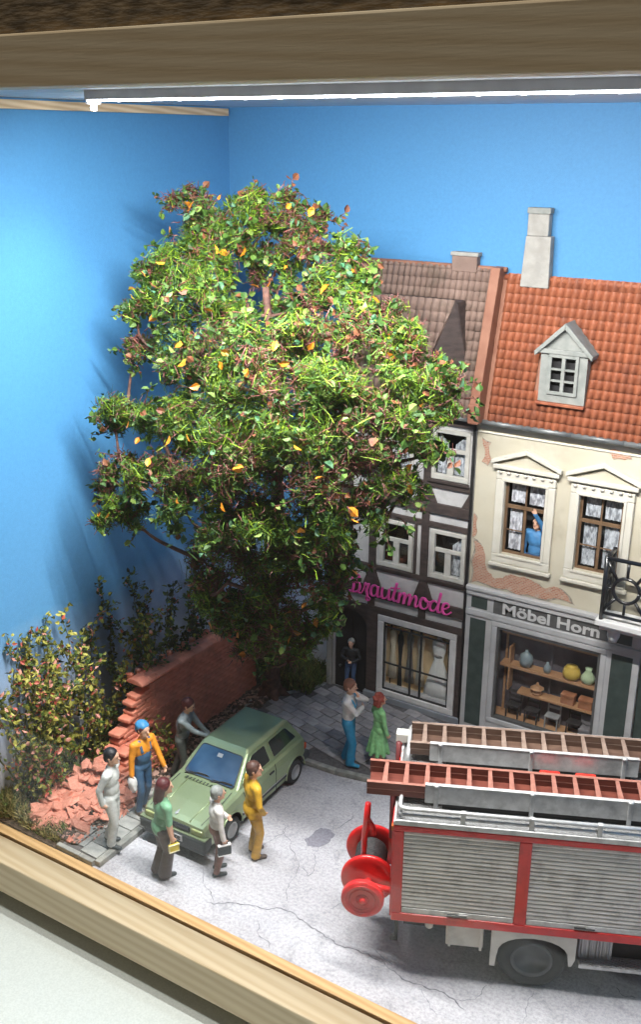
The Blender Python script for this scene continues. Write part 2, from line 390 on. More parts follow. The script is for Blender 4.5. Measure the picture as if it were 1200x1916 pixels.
def link(name, me, parent=None, smooth=False, bevel=0.0, bseg=2, kind=None, label=None, auto=None):
    o = bpy.data.objects.new(name, me); COL.objects.link(o)
    if parent is not None:
        o.parent = parent
    if smooth:
        me.polygons.foreach_set('use_smooth', [True] * len(me.polygons))
    if bevel:
        b = o.modifiers.new('edge', 'BEVEL'); b.width = bevel; b.segments = bseg; b.limit_method = 'ANGLE'; b.angle_limit = R(40)
    if kind:
        o['kind'] = kind
    if label:
        o['label'] = label
    return o

def thing(name, label, cat, loc=(0, 0, 0), rz=0.0, group=None):
    o = bpy.data.objects.new(name, None); COL.objects.link(o)
    o.location = loc; o.rotation_euler = (0, 0, rz); o.empty_display_size = .2
    o['label'] = label; o['category'] = cat
    if group:
        o['group'] = group
    return o

def tag(o, label, cat, group=None):
    o['label'] = label; o['category'] = cat
    if group:
        o['group'] = group
    return o

def box(name, mat, parent, x0, x1, y0, y1, z0, z1, bevel=0.0, world=True, **kw):
    return MB().box(x0, x1, y0, y1, z0, z1).build(name, mat, parent, world, bevel=bevel, **kw)

def wall_with_openings(x0, x1, z0, z1, yf, yb, ops):
    """a wall slab in the XZ plane with rectangular openings and their reveals"""
    xs = sorted({x0, x1, *[o[0] for o in ops], *[o[1] for o in ops]}); zs = sorted({z0, z1, *[o[2] for o in ops], *[o[3] for o in ops]})
    m = MB()
    def solid(i, j):
        if i < 0 or j < 0 or i >= len(xs) - 1 or j >= len(zs) - 1:
            return False
        cxm, czm = (xs[i] + xs[i + 1]) / 2, (zs[j] + zs[j + 1]) / 2
        return not any(o[0] < cxm < o[1] and o[2] < czm < o[3] for o in ops)
    for i in range(len(xs) - 1):
        for j in range(len(zs) - 1):
            if not solid(i, j):
                continue
            a, b, c, d = xs[i], xs[i + 1], zs[j], zs[j + 1]
            m.add([(a, yf, c), (b, yf, c), (b, yf, d), (a, yf, d)], [(0, 1, 2, 3)])
            m.add([(a, yb, c), (b, yb, c), (b, yb, d), (a, yb, d)], [(3, 2, 1, 0)])
            if not solid(i - 1, j):
                m.add([(a, yf, c), (a, yf, d), (a, yb, d), (a, yb, c)], [(0, 1, 2, 3)])
            if not solid(i + 1, j):
                m.add([(b, yf, c), (b, yb, c), (b, yb, d), (b, yf, d)], [(0, 1, 2, 3)])
            if not solid(i, j - 1):
                m.add([(a, yf, c), (a, yb, c), (b, yb, c), (b, yf, c)], [(0, 1, 2, 3)])
            if not solid(i, j + 1):
                m.add([(a, yf, d), (b, yf, d), (b, yb, d), (a, yb, d)], [(0, 1, 2, 3)])
    return m

def text_mb(body, size, depth, bold=0.0, sx=1.0):
    cu = bpy.data.curves.new('t', 'FONT'); cu.body = body; cu.size = size; cu.extrude = depth / 2; cu.offset = bold
    cu.resolution_u = 4
    ob = bpy.data.objects.new('t', cu); COL.objects.link(ob)
    dg = bpy.context.evaluated_depsgraph_get()
    me = bpy.data.meshes.new_from_object(ob.evaluated_get(dg))
    bpy.data.objects.remove(ob)
    vs = [(v.co.x * sx, v.co.y, v.co.z) for v in me.vertices]; fs = [tuple(p.vertices) for p in me.polygons]
    bpy.data.meshes.remove(me)
    return vs, fs

# ================================================================== THE BOX
XL, XR, YB, YG, ZC = -15.04, 4.0, 20.2, 11.05, 13.64
def struct(o):
    o['kind'] = 'structure'; return o

struct(box('wall_left', MT['sky'], None, XL - .3, XL, 10.9, YB + .3, -.3, ZC))
struct(box('wall_back', MT['sky'], None, XL, XR, YB, YB + .3, -.3, ZC))
struct(box('wall_right', MT['sky'], None, XR, XR + .3, 10.9, YB + .3, -.3, ZC))
struct(box('ceiling', MT['white_lid'], None, XL - .3, XR + .3, YG + .06, YB + .3, ZC, ZC + .3))
road = struct(box('road', MT['road'], None, XL, XR, YG + .25, YB, -.3, 0))
struct(box('table', MT['table'], None, -40, 12, 7.0, 40, -1.9, -1.12))

# the wooden frame with its pane
fr = thing('picture_frame', 'pale pine display frame with a glass pane closing the front of the box', 'frame', (-5.5, 10.8, -1.12))
box('bottom_rail', MT['pine'], fr, XL - .9, XR + .9, 10.48, YG, -.74, 0.0, bevel=.03)
box('shade_gap_board', MT['oldwood'], fr, XL - .6, XR + .6, 10.95, YB, -1.115, -.742)  # dark board added under the rail so the gap reads as a shade strip
box('top_rail', MT['pine'], fr, XL - .9, XR + .9, 10.48, YG, 13.61, 14.27, bevel=.03)
box('stile', MT['pine_z'], fr, XL - .85, XL + .58, 10.49, YG - .004, .002, 13.608, bevel=.02)
box('stile', MT['pine_z'], fr, XR - .5, XR + .85, 10.49, YG - .004, .002, 13.608, bevel=.02)
box('inner_lip', MT['pine_lip'], fr, XL + .004, XR - .004, YG + .035, YG + .246, -.2, .03, bevel=.01)
box('glass_pane', MT['glass'], fr, XL + .58, XR - .5, YG + .004, YG + .03, .004, 13.60)
tag(box('upper_board', MT['oldwood'], None, XL - 3, XR + 3, 10.55, 13.5, 14.28, 15.6), 'dark rough wooden board lying across the top of the frame', 'board')

led = thing('led_strip', 'thin white LED strip glowing under the lid behind the top rail', 'LED strip', (-4, 12, 13.5))
box('light_bar', MT['led'], led, -11.5, 3.6, 11.985, 12.015, 13.478, 13.505)
box('mount', MT['white_lid'], led, -11.55, 3.65, 11.98, 12.04, 13.508, 13.638)
for i in range(26):
    box('led_chip', MT['led'], led, -10.9 + i * .56, -10.84 + i * .56, 11.978, 11.984, 13.47, 13.492)
bt = tag(box('batten', MT['batten'], None, XL + .003, XL + .20, 12.2, YB - .25, 13.45, 13.60), 'narrow wooden batten under the lid along the left blue wall', 'batten')
cl = thing('corner_led', 'single glaring LED under the lid beside the left wall', 'lamp', (-13.55, 14.28, 13.45))
MB().lathe([(.001, -.01), (.05, 0), (.06, .04), (.05, .09)], (-13.55, 14.28, 13.43)).build('lens', MT['led_tip'], cl, smooth=True)
box('housing', MT['white_lid'], cl, -13.65, -13.45, 14.18, 14.38, 13.525, 13.63, bevel=.02)

# ------------------------------------------------------------------ road cracks, patch
CRACKS= [[(-9.64,11.7),(-9.07,11.99),(-8.52,12.21),(-7.97,12.24),(-7.48,12.17),(-7.0,12.09),(-6.52,12.18),(-6.21,12.16),(-5.72,11.99),(-5.34,12.03),(-5.04,12.09),(-4.88,12.06),(-4.65,11.95)],[(-9.72,14.35),(-9.13,13.74),(-8.74,13.43),(-8.63,12.98),(-8.35,12.48)],[(-8.71,14.1),(-8.51,13.67),(-8.45,13.26),(-8.71,13.42)],[(-9.61,13.25),(-9.62,13.72),(-9.53,14.06),(-9.58,14.33)],[(-6.51,12.33),(-6.24,12.22),(-6.06,12.17)],[(-3.87,12.96),(-3.83,12.53),(-3.76,12.19)],[(-4.57,12.85),(-4.59,12.24),(-4.89,12.08)],[(-2.78,13.71),(-2.61,13.59),(-2.34,13.71)],[(-8.72,14.78),(-8.63,15.14),(-8.69,15.41)],[(-10.24,12.4),(-9.88,12.01),(-9.5,11.76)],[(-8.22,15.19),(-8.01,15.03),(-7.59,14.53)],[(-8.61,11.84),(-8.16,11.51),(-8.02,11.38)],[(-4.96,11.63),(-5.25,11.83),(-5.42,11.98)],[(-7.63,12.77),(-7.54,12.99),(-7.13,13.25)]]
def frac(pts, n=3, a=.16):
    for _ in range(n):
        q = []
        for p, r_ in zip(pts[:-1], pts[1:]):
            d = (r_[0] - p[0], r_[1] - p[1]); k = rnd.uniform(-a, a)
            q += [p, ((p[0] + r_[0]) / 2 - d[1] * k, (p[1] + r_[1]) / 2 + d[0] * k)]
        pts = q + [pts[-1]]
    return pts
for ci, c in enumerate(CRACKS):
    pts = frac(c); n = len(pts); m = MB(); vs = []; fs = []
    w0 = .028 if ci == 0 else rnd.uniform(.012, .02)
    for i, p in enumerate(pts):
        q = pts[min(i + 1, n - 1)]; o_ = pts[max(i - 1, 0)]
        d = Vector((q[0] - o_[0], q[1] - o_[1])); d = d.normalized() if d.length else Vector((1, 0))
        w = w0 * rnd.uniform(.25, 1) * min(1, .3 + i / 5, .3 + (n - 1 - i) / 5) * .5
        vs += [(p[0] - d.y * w, p[1] + d.x * w, .004), (p[0] + d.y * w, p[1] - d.x * w, .004)]
    fs = [(2 * i, 2 * i + 1, 2 * i + 3, 2 * i + 2) for i in range(n - 1)]
    m.add(vs, fs).build('crack', MT['crack'], road)
PATCH= [(-9.08, 14.15), (-9.04, 14.48), (-9.0, 14.62), (-8.79, 14.67), (-8.64, 14.59), (-8.62, 14.29), (-8.73, 14.09), (-8.93, 14.01)]
pp = frac(PATCH + [PATCH[0]], 2, .12)[:-1]
MB().prism([(x, y, .001) for x, y in pp], (0, 0, .005)).build('tar_patch', MT['patch'], road)

# ------------------------------------------------------------------ pavements
pv = struct(MB().prism([(x, y, 0.001) for x, y in [(-12.75, 16.95), (-12.35, 16.62), (-11.8, 16.5), (-9.7, 16.45), (-8.9, 16.6), (-2, 16.8), (3.9, 16.9), (3.9, 19.58), (-11.85, 19.58), (-12.25, 18.75), (-12.95, 17.9)]], (0, 0, .085)).build('pavement', MT['paver_joint']))
kpts = [(-12.95, 17.9), (-12.80, 16.95), (-12.38, 16.58), (-11.8, 16.44), (-10.6, 16.36), (-9.7, 16.38), (-8.9, 16.53), (-8.0, 16.57), (-7.0, 16.62), (-6, 16.66), (-5, 16.7), (-4, 16.74), (-3, 16.77), (-2, 16.8), (-1, 16.82), (0, 16.84)]
def kerb_run(pts, parent, w=.13, h=.115, z0=0.0):
    for a, b in zip(pts[:-1], pts[1:]):
        d = Vector((b[0] - a[0], b[1] - a[1])); L = d.length; d.normalize(); n = Vector((-d.y, d.x))
        k = .006
        q = [Vector(a) + d * k - n * w * .5, Vector(b) - d * k - n * w * .5, Vector(b) - d * k + n * w * .5, Vector(a) + d * k + n * w * .5]
        MB().prism([(p.x, p.y, z0 + .002) for p in q], (0, 0, h)).build('kerb_stone', MT['kerb'], parent, bevel=.015)
kerb_run(kpts, pv)
kerb_run([(-12.95, 17.9), (-12.6, 18.35), (-12.22, 18.8), (-11.92, 19.3), (-11.9, 19.5)], pv, w=.10, h=.12)
pm = MB().box(-.195, .195, -.135, .135, 0, .03).mesh('paver', MT['paver'])
def in_poly(x, y, P):
    c = False; j = len(P) - 1
    for i in range(len(P)):
        if (P[i][1] > y) != (P[j][1] > y) and x < (P[j][0] - P[i][0]) * (y - P[i][1]) / (P[j][1] - P[i][1]) + P[i][0]:
            c = not c
        j = i
    return c
PVP = [(-12.6, 17.05), (-12.3, 16.78), (-11.8, 16.62), (-9.7, 16.55), (-8.9, 16.72), (-2, 16.9), (-2, 19.5), (-11.75, 19.5), (-12.15, 18.75), (-12.75, 17.9)]
cnt = 0
ang = R(14)
for j in range(-2, 16):
    for i in range(-2, 30):
        lx, ly = i * .405 + (.2 if j % 2 else 0), j * .285
        x = -12.9 + lx * math.cos(ang) + ly * math.sin(ang); y = 16.4 - lx * math.sin(ang) + ly * math.cos(ang) + 1.2
        if not all(in_poly(x + dx * .17, y + dy * .12, PVP) for dx in (-1, 1) for dy in (-1, 1)) or x > -6.4:
            continue
        o = link('paver', pm, pv, bevel=.014)
        o.location = (x, y, .087 + rnd.uniform(-.006, .006)); o.rotation_euler = (rnd.uniform(-.012, .012), rnd.uniform(-.012, .012), -ang + rnd.uniform(-.02, .02))
        cnt += 1

nv = struct(MB().prism([(x, y, .001) for x, y in [(-12.95, 11.40), (-11.98, 11.40), (-11.98, 16.3), (-12.6, 16.3)]], (0, 0, .085)).build('footpath', MT['paver_joint']))
kerb_run([(-11.96, 11.36), (-11.96, 12.6), (-11.97, 13.8), (-11.97, 15.0), (-11.98, 16.3)], nv, w=.13, h=.125)
kerb_run([(-13.0, 11.37), (-12.4, 11.36), (-12.03, 11.35)], nv, w=.10, h=.12)
sm = MB().box(-.215, .215, -.155, .155, 0, .03).mesh('slab', MT['slab'])
for j in range(15):
    for i in range(2):
        x = -12.26 - i * .445 + (.0 if j % 2 else .0); y = 11.60 + j * .325
        if j > 7 and i == 1:
            continue
        o = link('slab', sm, nv, bevel=.012)
        o.location = (x, y + (.11 if i else 0), .087 + rnd.uniform(-.006, .006)); o.rotation_euler = (rnd.uniform(-.015, .015), rnd.uniform(-.015, .015), rnd.uniform(-.02, .02))

# planting bed along the left wall
soil = MB()
gx0, gy0 = -15.03, 11.31
NX, NY = 26, 78
def bedz(x, y):
    e = min(1, max(0, (-12.35 - x) / .5))
    hill = .16 * math.exp(-((x + 14.6) ** 2) / .25) + .35 * math.exp(-((x + 13.55) ** 2 / .5 + (y - 12.9) ** 2 / .45))
    return .02 + e * (.07 + hill + .03 * math.sin(5.1 * x + 3.7 * y) * math.sin(4.3 * y - 2 * x)) * min(1, (y - 11.3) / .25 + .15)
def bedxmax(y):
    if y < 11.5: return -12.98
    if y < 13.3: return -12.62
    if y < 16.2: return -12.45
    return -12.75 + (y - 16.2) * .08 if y < 17.9 else -12.75 + (y - 17.9) * .55
gvs = []; gfs = []
for j in range(NY + 1):
    y = gy0 + (20.19 - gy0) * j / NY; xm = bedxmax(y)
    for i in range(NX + 1):
        x = gx0 + (xm - gx0) * i / NX
        gvs.append((x, y, bedz(x, y) + (.09 if xm > -12.7 and i == NX else 0)))
for j in range(NY):
    for i in range(NX):
        a = j * (NX + 1) + i; gfs.append((a, a + 1, a + NX + 2, a + NX + 1))
struct(soil.add(gvs, gfs).build('soil_bed', MT['soil'], smooth=True))

def blob_mesh(name, mat, seed, k=.25, flat=1.0, sub=1):
    bm = bmesh.new(); bmesh.ops.create_icosphere(bm, subdivisions=sub, radius=1.0)
    r_ = random.Random(seed)
    for v in bm.verts:
        s_ = 1 + r_.uniform(-k, k); v.co *= s_; v.co.z *= flat
    me = bpy.data.meshes.new(name); bm.to_mesh(me); bm.free(); me.materials.append(mat)
    return me

def pebbles(name, mats, n, fn, r0, r1, label, cat, seed):
    """loose gravel nobody could count, one mesh"""
    rr = random.Random(seed); m = MB(); bm = bmesh.new(); bmesh.ops.create_icosphere(bm, subdivisions=1, radius=1.0)
    base = [v.co.copy() for v in bm.verts]; fcs = [tuple(v.index for v in f.verts) for f in bm.faces]; bm.free()
    for _ in range(n):
        x, y, z = fn(rr); r_ = rr.uniform(r0, r1)
        rot = Matrix.Rotation(rr.uniform(0, 6.28), 3, 'Z') @ Matrix.Rotation(rr.uniform(-.5, .5), 3, 'X')
        k = [rr.uniform(.75, 1.2) for _ in base]; sxx, syy, szz = rr.uniform(.7, 1.3), rr.uniform(.7, 1.3), rr.uniform(.5, .9)
        m.add([rot @ Vector((b.x * sxx * r_ * q, b.y * syy * r_ * q, b.z * szz * r_ * q)) + Vector((x, y, z)) for b, q in zip(base, k)], fcs, rr.randrange(len(mats)))
    o = m.build(name, mats, kind='stuff'); tag(o, label, cat); return o
def gpos(rr):
    y = rr.uniform(13.4, 18.6); x = rr.uniform(-13.25, bedxmax(y) + .02); return x, y, bedz(x, y) + .02
pebbles('gravel', [MT['gravel'], MT['gravel2'], MT['soil'], MT['soil']], 1500, gpos, .03, .075, 'dark brown gravel strewn between the brick wall and the car', 'gravel', 3)

# ================================================================== BRICK WALL AND RUBBLE
bw = thing('brick_wall', 'broken salmon red brick garden wall with tiled coping running into the corner', 'wall', (-13.45, 15.8, 0))
CH, BLn, WT = .100, .30, .30
bme = []
for sd in range(3):
    m_ = MB().box(-WT / 2, WT / 2, -BLn / 2 + .003, BLn / 2 - .003, .010, CH - .008)
    m2 = m_.mesh('brick', MT['brick']); bme.append(m2)
def wall_top(y):
    return 2.12 - .03 * (y - 14)
nb = 0
wx = -13.42
for c in range(21):
    z = c * CH; y = 12.75 + (.15 if c % 2 else 0)
    while y < 18.45:
        # the broken, stepped end falls towards the viewer
        lim = 12.98 + z * .60 + rnd.uniform(-.10, .10)
        if y > lim and z + CH <= wall_top(y) + .001 and nb < 300:
            if nb < 299:
                o = link('brick', rnd.choice(bme), bw, bevel=.02 if y < lim + .5 else .010, bseg=2)
                jit = .03 if y < lim + .45 else .004
                o.location = (wx + rnd.uniform(-jit, jit) + .45, y + rnd.uniform(-jit, jit) - 15.8 - 0.0, z + rnd.uniform(-.3, .3) * jit)
                o.location.x = wx + rnd.uniform(-jit, jit) + 13.45
                o.rotation_euler = (rnd.uniform(-jit, jit), rnd.uniform(-jit, jit), rnd.uniform(-jit, jit) * 3)
                nb += 1
        y += BLn
print('bricks', nb)
# coping: overlapping curved tiles along the top of the wall
cm = MB()
prof = [(-.24, 0), (-.22, .05), (-.12, .105), (0, .125), (.12, .105), (.22, .05), (.24, 0)]
cm.prism([(x, -.135, z) for x, z in prof], (0, .27, 0))
cme = cm.mesh('coping_tile', MT['brick'])
nk = MB().tube([(-.20, 0, .03), (-.245, 0, .05), (-.25, 0, .10), (-.17, 0, .13)], [.05, .075, .075, .05], 8).mesh('coping_knob', MT['brick'])
y = 14.35; k = 0
while y < 18.45:
    zt = math.floor((wall_top(y) + .0001) / CH) * CH
    o = link('coping_tile', cme, bw, bevel=.02); o.location = (wx + 13.45, y - 15.8, wall_top(y) - .015); o.rotation_euler = (R(-1.5), rnd.uniform(-.02, .02), rnd.uniform(-.02, .02))
    o2 = link('coping_knob', nk, bw, smooth=True); o2.location = (wx + 13.45, y - 15.8 + .02, wall_top(y) - .02)
    y += .262; k += 1
box('wall_core', MT['brick'], bw, wx - .135, wx + .135, 14.55, 18.44, 0, 2.0 - .02)
# the lower front layer with a jagged top
for c in range(10):
    z = c * CH; y = 13.05 + (.15 if c % 2 else 0)
    while y < 14.75:
        top = 1.05 - .10 * abs(math.sin(y * 9)) - max(0, (y - 14.1)) * .55
        lim = 13.0 + z * .55
        if y > lim and z < top:
            o = link('brick', bme[c % 3], bw, bevel=.02); o.location = (wx + .29 + rnd.uniform(-.015, .015) + 13.45, y - 15.8 + rnd.uniform(-.02, .02), z); o.rotation_euler = (rnd.uniform(-.03, .03), rnd.uniform(-.03, .03), rnd.uniform(-.06, .06))
        y += BLn

rp = thing('rubble_pile', 'heap of pale salmon brick rubble spilling in front of the broken wall', 'rubble', (-13.3, 12.5, 0))
rms = [blob_mesh('fragment', MT['rubble'], s_, .28, .42, 1) for s_ in range(7)]
def chunk(x, y, z, s_):
    o = link('brick_fragment', rnd.choice(rms), rp)
    o.location = (x + 13.3, y - 12.5, z); o.scale = (s_ * rnd.uniform(.7, 1.4), s_ * rnd.uniform(.7, 1.4), s_ * rnd.uniform(.7, 1.2)); o.rotation_euler = (rnd.uniform(-.5, .5), rnd.uniform(-.5, .5), rnd.uniform(0, 6.28))
def rub_h(x, y):
    return bedz(x, y)
for _ in range(230):
    t = rnd.random(); a = rnd.uniform(0, 6.28); q = math.sqrt(rnd.random())
    x = -13.40 + math.cos(a) * q * .75 + .15 * math.sin(a); y = 12.55 + math.sin(a) * q * .95
    if x > -12.66 and y < 13.0: x = -12.70 - rnd.random() * .2
    chunk(x, y, rub_h(x, y) + rnd.uniform(.0, .08) + (.25 * max(0, (y - 12.7))), rnd.choice([.055, .07, .09, .12, .16, .20]))
for _ in range(60):
    x = rnd.uniform(-13.7, -12.55); y = rnd.uniform(12.7, 13.7)
    chunk(x, y, rub_h(x, y) + max(0, .5 - abs(x + 13.4) * .55) * rnd.random(), rnd.choice([.08, .11, .15]))
def gpos2(rr):
    a = rr.uniform(0, 6.28); q = math.sqrt(rr.random()) * 1.1
    x = -13.3 + math.cos(a) * q * .85; y = 12.4 + math.sin(a) * q * 1.05
    y = max(11.55, y); x = min(x, -12.5)
    return x, y, bedz(x, y) + .03
pebbles('rubble_grit', [MT['gravel2'], MT['rubble'], MT['gravel'], MT['soil']], 900, gpos2, .025, .07, 'small pink and grey grit scattered round the brick rubble', 'grit', 9)

# ================================================================== HOUSES
YF = 19.60   # plane of both fronts
# ---------- half-timbered house
h1 = thing('timbered_house', 'half-timbered white and dark brown house with brown tiled roof and bridal shop', 'house', (-10, YF, 0))
ops = [(-10.42, -9.70, 3.72, 4.72), (-9.12, -8.39, 3.72, 4.72), (-10.30, -8.55, .50, 2.28), (-11.72, -10.76, 0.0, 2.38), (-9.20, -8.42, 6.08, 7.05), (-10.55, -9.75, 6.08, 7.05)]
wall_with_openings(-11.82, -8.24, 0, 7.5, YF, YF + .12, ops).build('wall', MT['plaster1'], h1)
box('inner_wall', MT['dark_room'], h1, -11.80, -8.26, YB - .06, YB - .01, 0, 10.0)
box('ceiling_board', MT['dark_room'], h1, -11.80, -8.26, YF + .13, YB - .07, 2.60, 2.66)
def beam(parent, x0, x1, z0, z1, d=.05, mat='timber', name='beam', y=YF):
    return box(name, MT[mat], parent, x0, x1, y - d, y - .002, z0, z1, bevel=.012)
for a in [(-11.82, -8.24, 7.22, 7.5, .06), (-11.82, -8.24, 5.18, 5.42, .075), (-11.82, -8.24, 4.84, 4.97, .05),
          (-11.82, -8.24, 2.76, 3.03, .07), (-11.82, -8.24, 2.36, 2.53, .06), (-11.82, -8.24, 5.78, 5.90, .055), (-11.82, -8.24, 3.47, 3.60, .055)]:
    beam(h1, *a)
for x0, x1, z0, z1, d in [(-9.42, -9.24, 2.53, 7.22, .062), (-8.30, -8.24, 2.53, 7.22, .064), (-10.76, -10.58, 2.53, 7.22, .062), (-11.82, -11.70, 2.4, 7.22, .062), (-9.60, -9.53, 3.60, 4.84, .052),
                          (-10.76, -10.47, .24, 2.36, .055), (-8.40, -8.24, .2, 2.36, .055), (-11.36, -11.22, 3.6, 7.2, .056)]:
    beam(h1, x0, x1, z0, z1, d)
def brace(pts, d=.058):
    return MB().xz(pts, YF - d, YF - .002).build('brace', MT['timber'], h1, bevel=.01)
for xc in (-9.33, -10.67):
    brace([(xc - .09, 3.47), (xc - .24, 3.03), (xc - .09, 3.03)]); brace([(xc + .09, 3.47), (xc + .09, 3.03), (xc + .26, 3.03)])
    brace([(xc - .09, 5.78), (xc - .26, 5.42), (xc - .09, 5.42)]); brace([(xc + .09, 5.78), (xc + .09, 5.42), (xc + .26, 5.42)])
brace([(-8.30, 5.78), (-8.48, 5.42), (-8.30, 5.42)])
def window1(x0, x1, z0, z1, split=.62, curtain=True):
    w = MB()
    f = .085; yo = YF - .045; yi = YF + .05
    w.box(x0 - .06, x1 + .06, yo, yi, z1 - .02, z1 + .08); w.box(x0 - .06, x1 + .06, yo, yi, z0 - .10, z0 + .02)
    w.box(x0 - .06, x0 + .04, yo, yi, z0 + .021, z1 - .021); w.box(x1 - .04, x1 + .06, yo, yi, z0 + .021, z1 - .021)
    win = w.build('window', MT['frame_cream'], h1, bevel=.012)
    zm = z0 + (z1 - z0) * .60; xm = (x0 + x1) / 2
    s_ = MB(); s_.box(x0 + .041, x1 - .041, yo + .02, yi - .01, zm - .045, zm + .045)
    s_.box(xm - .075, xm + .075, yo + .025, yi - .012, z0 + .021, zm - .046)
    s_.build('sash', MT['frame_cream'], win, bevel=.008)
    box('pane', MT['pane'], win, x0 + .041, x1 - .041, YF + .012, YF + .018, z0 + .021, z1 - .021)
    box('sill', MT['timber'], win, x0 - .10, x1 + .10, YF - .10, YF - .046, z0 - .17, z0 - .101, bevel=.01)
    if curtain:
        c = MB(); n = 14
        for sgn, xa, xb in ((0, x0 + .05, xm - .10), (1, xm + .06, x1 - .04)):
            vs = []; 
            for i in range(n + 1):
                t = i / n; x = xa + (xb - xa) * t
                vs += [(x, YF + .10 + .018 * math.sin(t * 22), z0 + .02), (x, YF + .10 + .018 * math.sin(t * 22), z1 - .02 - (.25 * (1 - t) if sgn else .25 * t))]
            c.add(vs, [(2 * i, 2 * i + 2, 2 * i + 3, 2 * i + 1) for i in range(n)])
            if sgn == 0 and not curtain == 'both': 
                c = MB()
        c.build('curtain', MT['curtain'], win, smooth=True)
    return win
window1(-10.42, -9.70, 3.72, 4.72, curtain=False); window1(-9.12, -8.39, 3.72, 4.72); window1(-9.20, -8.42, 6.08, 7.05, curtain='both'); window1(-10.55, -9.75, 6.08, 7.05)
# door with an arched head
dr = box('door', MT['door'], h1, -11.72, -10.76, YF + .10, YF + .118, 0.02, 2.38)
arch = [(-11.725, 2.39), (-11.725, 1.62)]
for i in range(13):
    t = math.pi * (1 - i / 12); arch.append((-11.24 + .485 * math.cos(t), 1.85 + .45 * math.sin(t)))
arch += [(-10.755, 1.62), (-10.755, 2.39)]
MB().xz(arch, YF - .05, YF + .09).build('door_arch', MT['timber'], h1)
box('door_jamb', MT['grey_stone'], h1, -11.88, -11.725, YF - .09, YF - .003, 0, 2.35, bevel=.02)
box('door_panel', MT['black'], dr, -11.62, -11.30, YF + .085, YF + .099, .25, .95, bevel=.008)
box('door_panel', MT['black'], dr, -11.18, -10.86, YF + .085, YF + .099, .25, .95, bevel=.008)
box('door_rail', MT['black'], dr, -11.26, -11.22, YF + .085, YF + .099, .1, 2.2)
MB().lathe([(.015, -.05), (.035, -.04), (.035, 0), (.015, .01)], (-11.55, YF + .08, .62), 'Y', 12).build('handle', MT['gutter'], dr, smooth=True)
# plinth
box('plinth', MT['plinth'], h1, -10.80, -8.24, YF - .12, YF - .003, 0, .235, bevel=.015)
# shop window of the bridal shop
def frame_rect(m, x0, x1, z0, z1, f, ya, yb):
    m.box(x0, x1, ya, yb, z1 - f, z1); m.box(x0, x1, ya, yb, z0, z0 + f); m.box(x0, x0 + f, ya, yb, z0 + f, z1 - f); m.box(x1 - f, x1, ya, yb, z0 + f, z1 - f)
sw = MB()
frame_rect(sw, -10.46, -8.41, .24, 2.36, .16, YF - .08, YF + .02)
sw = sw.build('shop_window', MT['frame_grey'], h1, bevel=.02)
g_ = MB(); frame_rect(g_, -10.30, -8.57, .40, 2.20, .03, YF - .05, YF + .0)
g_.build('inner_frame', MT['black_matt'], sw)
for x in (-9.57, -9.31):
    box('glazing_bar', MT['black_matt'], sw, x - .02, x + .02, YF - .045, YF - .005, .43, 2.17)
box('glazing_bar', MT['black_matt'], sw, -10.27, -8.60, YF - .042, YF - .008, 1.10, 1.135)
box('glazing_bar', MT['black_matt'], sw, -10.27, -8.60, YF - .042, YF - .008, 2.06, 2.09)
box('pane', MT['pane'], sw, -10.27, -8.60, YF + .004, YF + .01, .43, 2.17)
box('display_back', MT['warm_back'], h1, -10.45, -8.40, YF + .30, YF + .32, .3, 2.59)
box('display_floor', MT['warm_back'], h1, -10.45, -8.40, YF + .13, YF + .298, .36, .42)
# clothes shown in the window
def gown(name, x, y, z0, h, w, mat, label, cat='dress', flare=1.0, bust=.34):
    m = MB(); seg = 28; rows = [(0, flare), (.2, flare * .82), (.45, flare * .55), (.62, bust * .62), (.70, bust * .72), (.80, bust * .95), (.90, bust * .9), (.93, bust * .5), (1.0, bust * .16)]
    vs = []
    for t, k in rows:
        for i in range(seg):
            a = 2 * math.pi * i / seg; r_ = w / 2 * k * (1 + (.07 * math.sin(a * 9) if t < .5 else 0))
            vs.append((x + r_ * math.cos(a), y + r_ * math.sin(a) * min(.40, .075 / max(w / 2 * k, .01)), z0 + t * h))
    fs = [(r_ * seg + i, r_ * seg + (i + 1) % seg, (r_ + 1) * seg + (i + 1) % seg, (r_ + 1) * seg + i) for r_ in range(len(rows) - 1) for i in range(seg)]
    m.add(vs, fs + [tuple(range(seg - 1, -1, -1)), tuple(range((len(rows) - 1) * seg, len(rows) * seg))])
    o = m.build(name, mat, smooth=True); tag(o, label, cat); return o
MT['white_satin'] = M('white_satin', (0.855, 0.832, 0.809), (0.947, 0.924, 0.901), ns=5, rough=.5, stretch=(6, 6, .6))
MT['ivory'] = M('ivory_satin', (0.696, 0.600, 0.456), (0.840, 0.744, 0.600), ns=6, rough=.55, stretch=(6, 6, .6))
MT['taupe'] = M('taupe_cloth', (0.22, 0.19, 0.17), (0.32, 0.28, 0.25), ns=6, rough=.7, stretch=(6, 6, .6))
MT['suit'] = M('black_suit_cloth', (0.010, 0.010, 0.012), (0.02, 0.02, 0.022), ns=6, rough=.8)
gd = thing('wedding_dress', 'white strapless wedding gown with wide skirt in the bridal shop window', 'dress', (-8.93, YF + .17, .43))
o = gown('gown', -8.93, YF + .17, .43, 1.66, .76, MT['white_satin'], '', flare=1.0, bust=.5); o.parent = gd
for k in ('label', 'category'): del o[k]
o.data.transform(Matrix.Translation(-Vector(gd.location)))
MB().lathe([(.115, -.03), (.12, 0), (.115, .03)], (-8.93, YF + .17, 1.58), 'Z', 20, sy=.6).build('sash_belt', MT['taupe'], gd, smooth=True)
gown('suit', -9.95, YF + .18, .43, 1.55, .28, MT['suit'], 'slim black suit on a stand in the bridal shop window', 'suit', flare=.45, bust=.62)
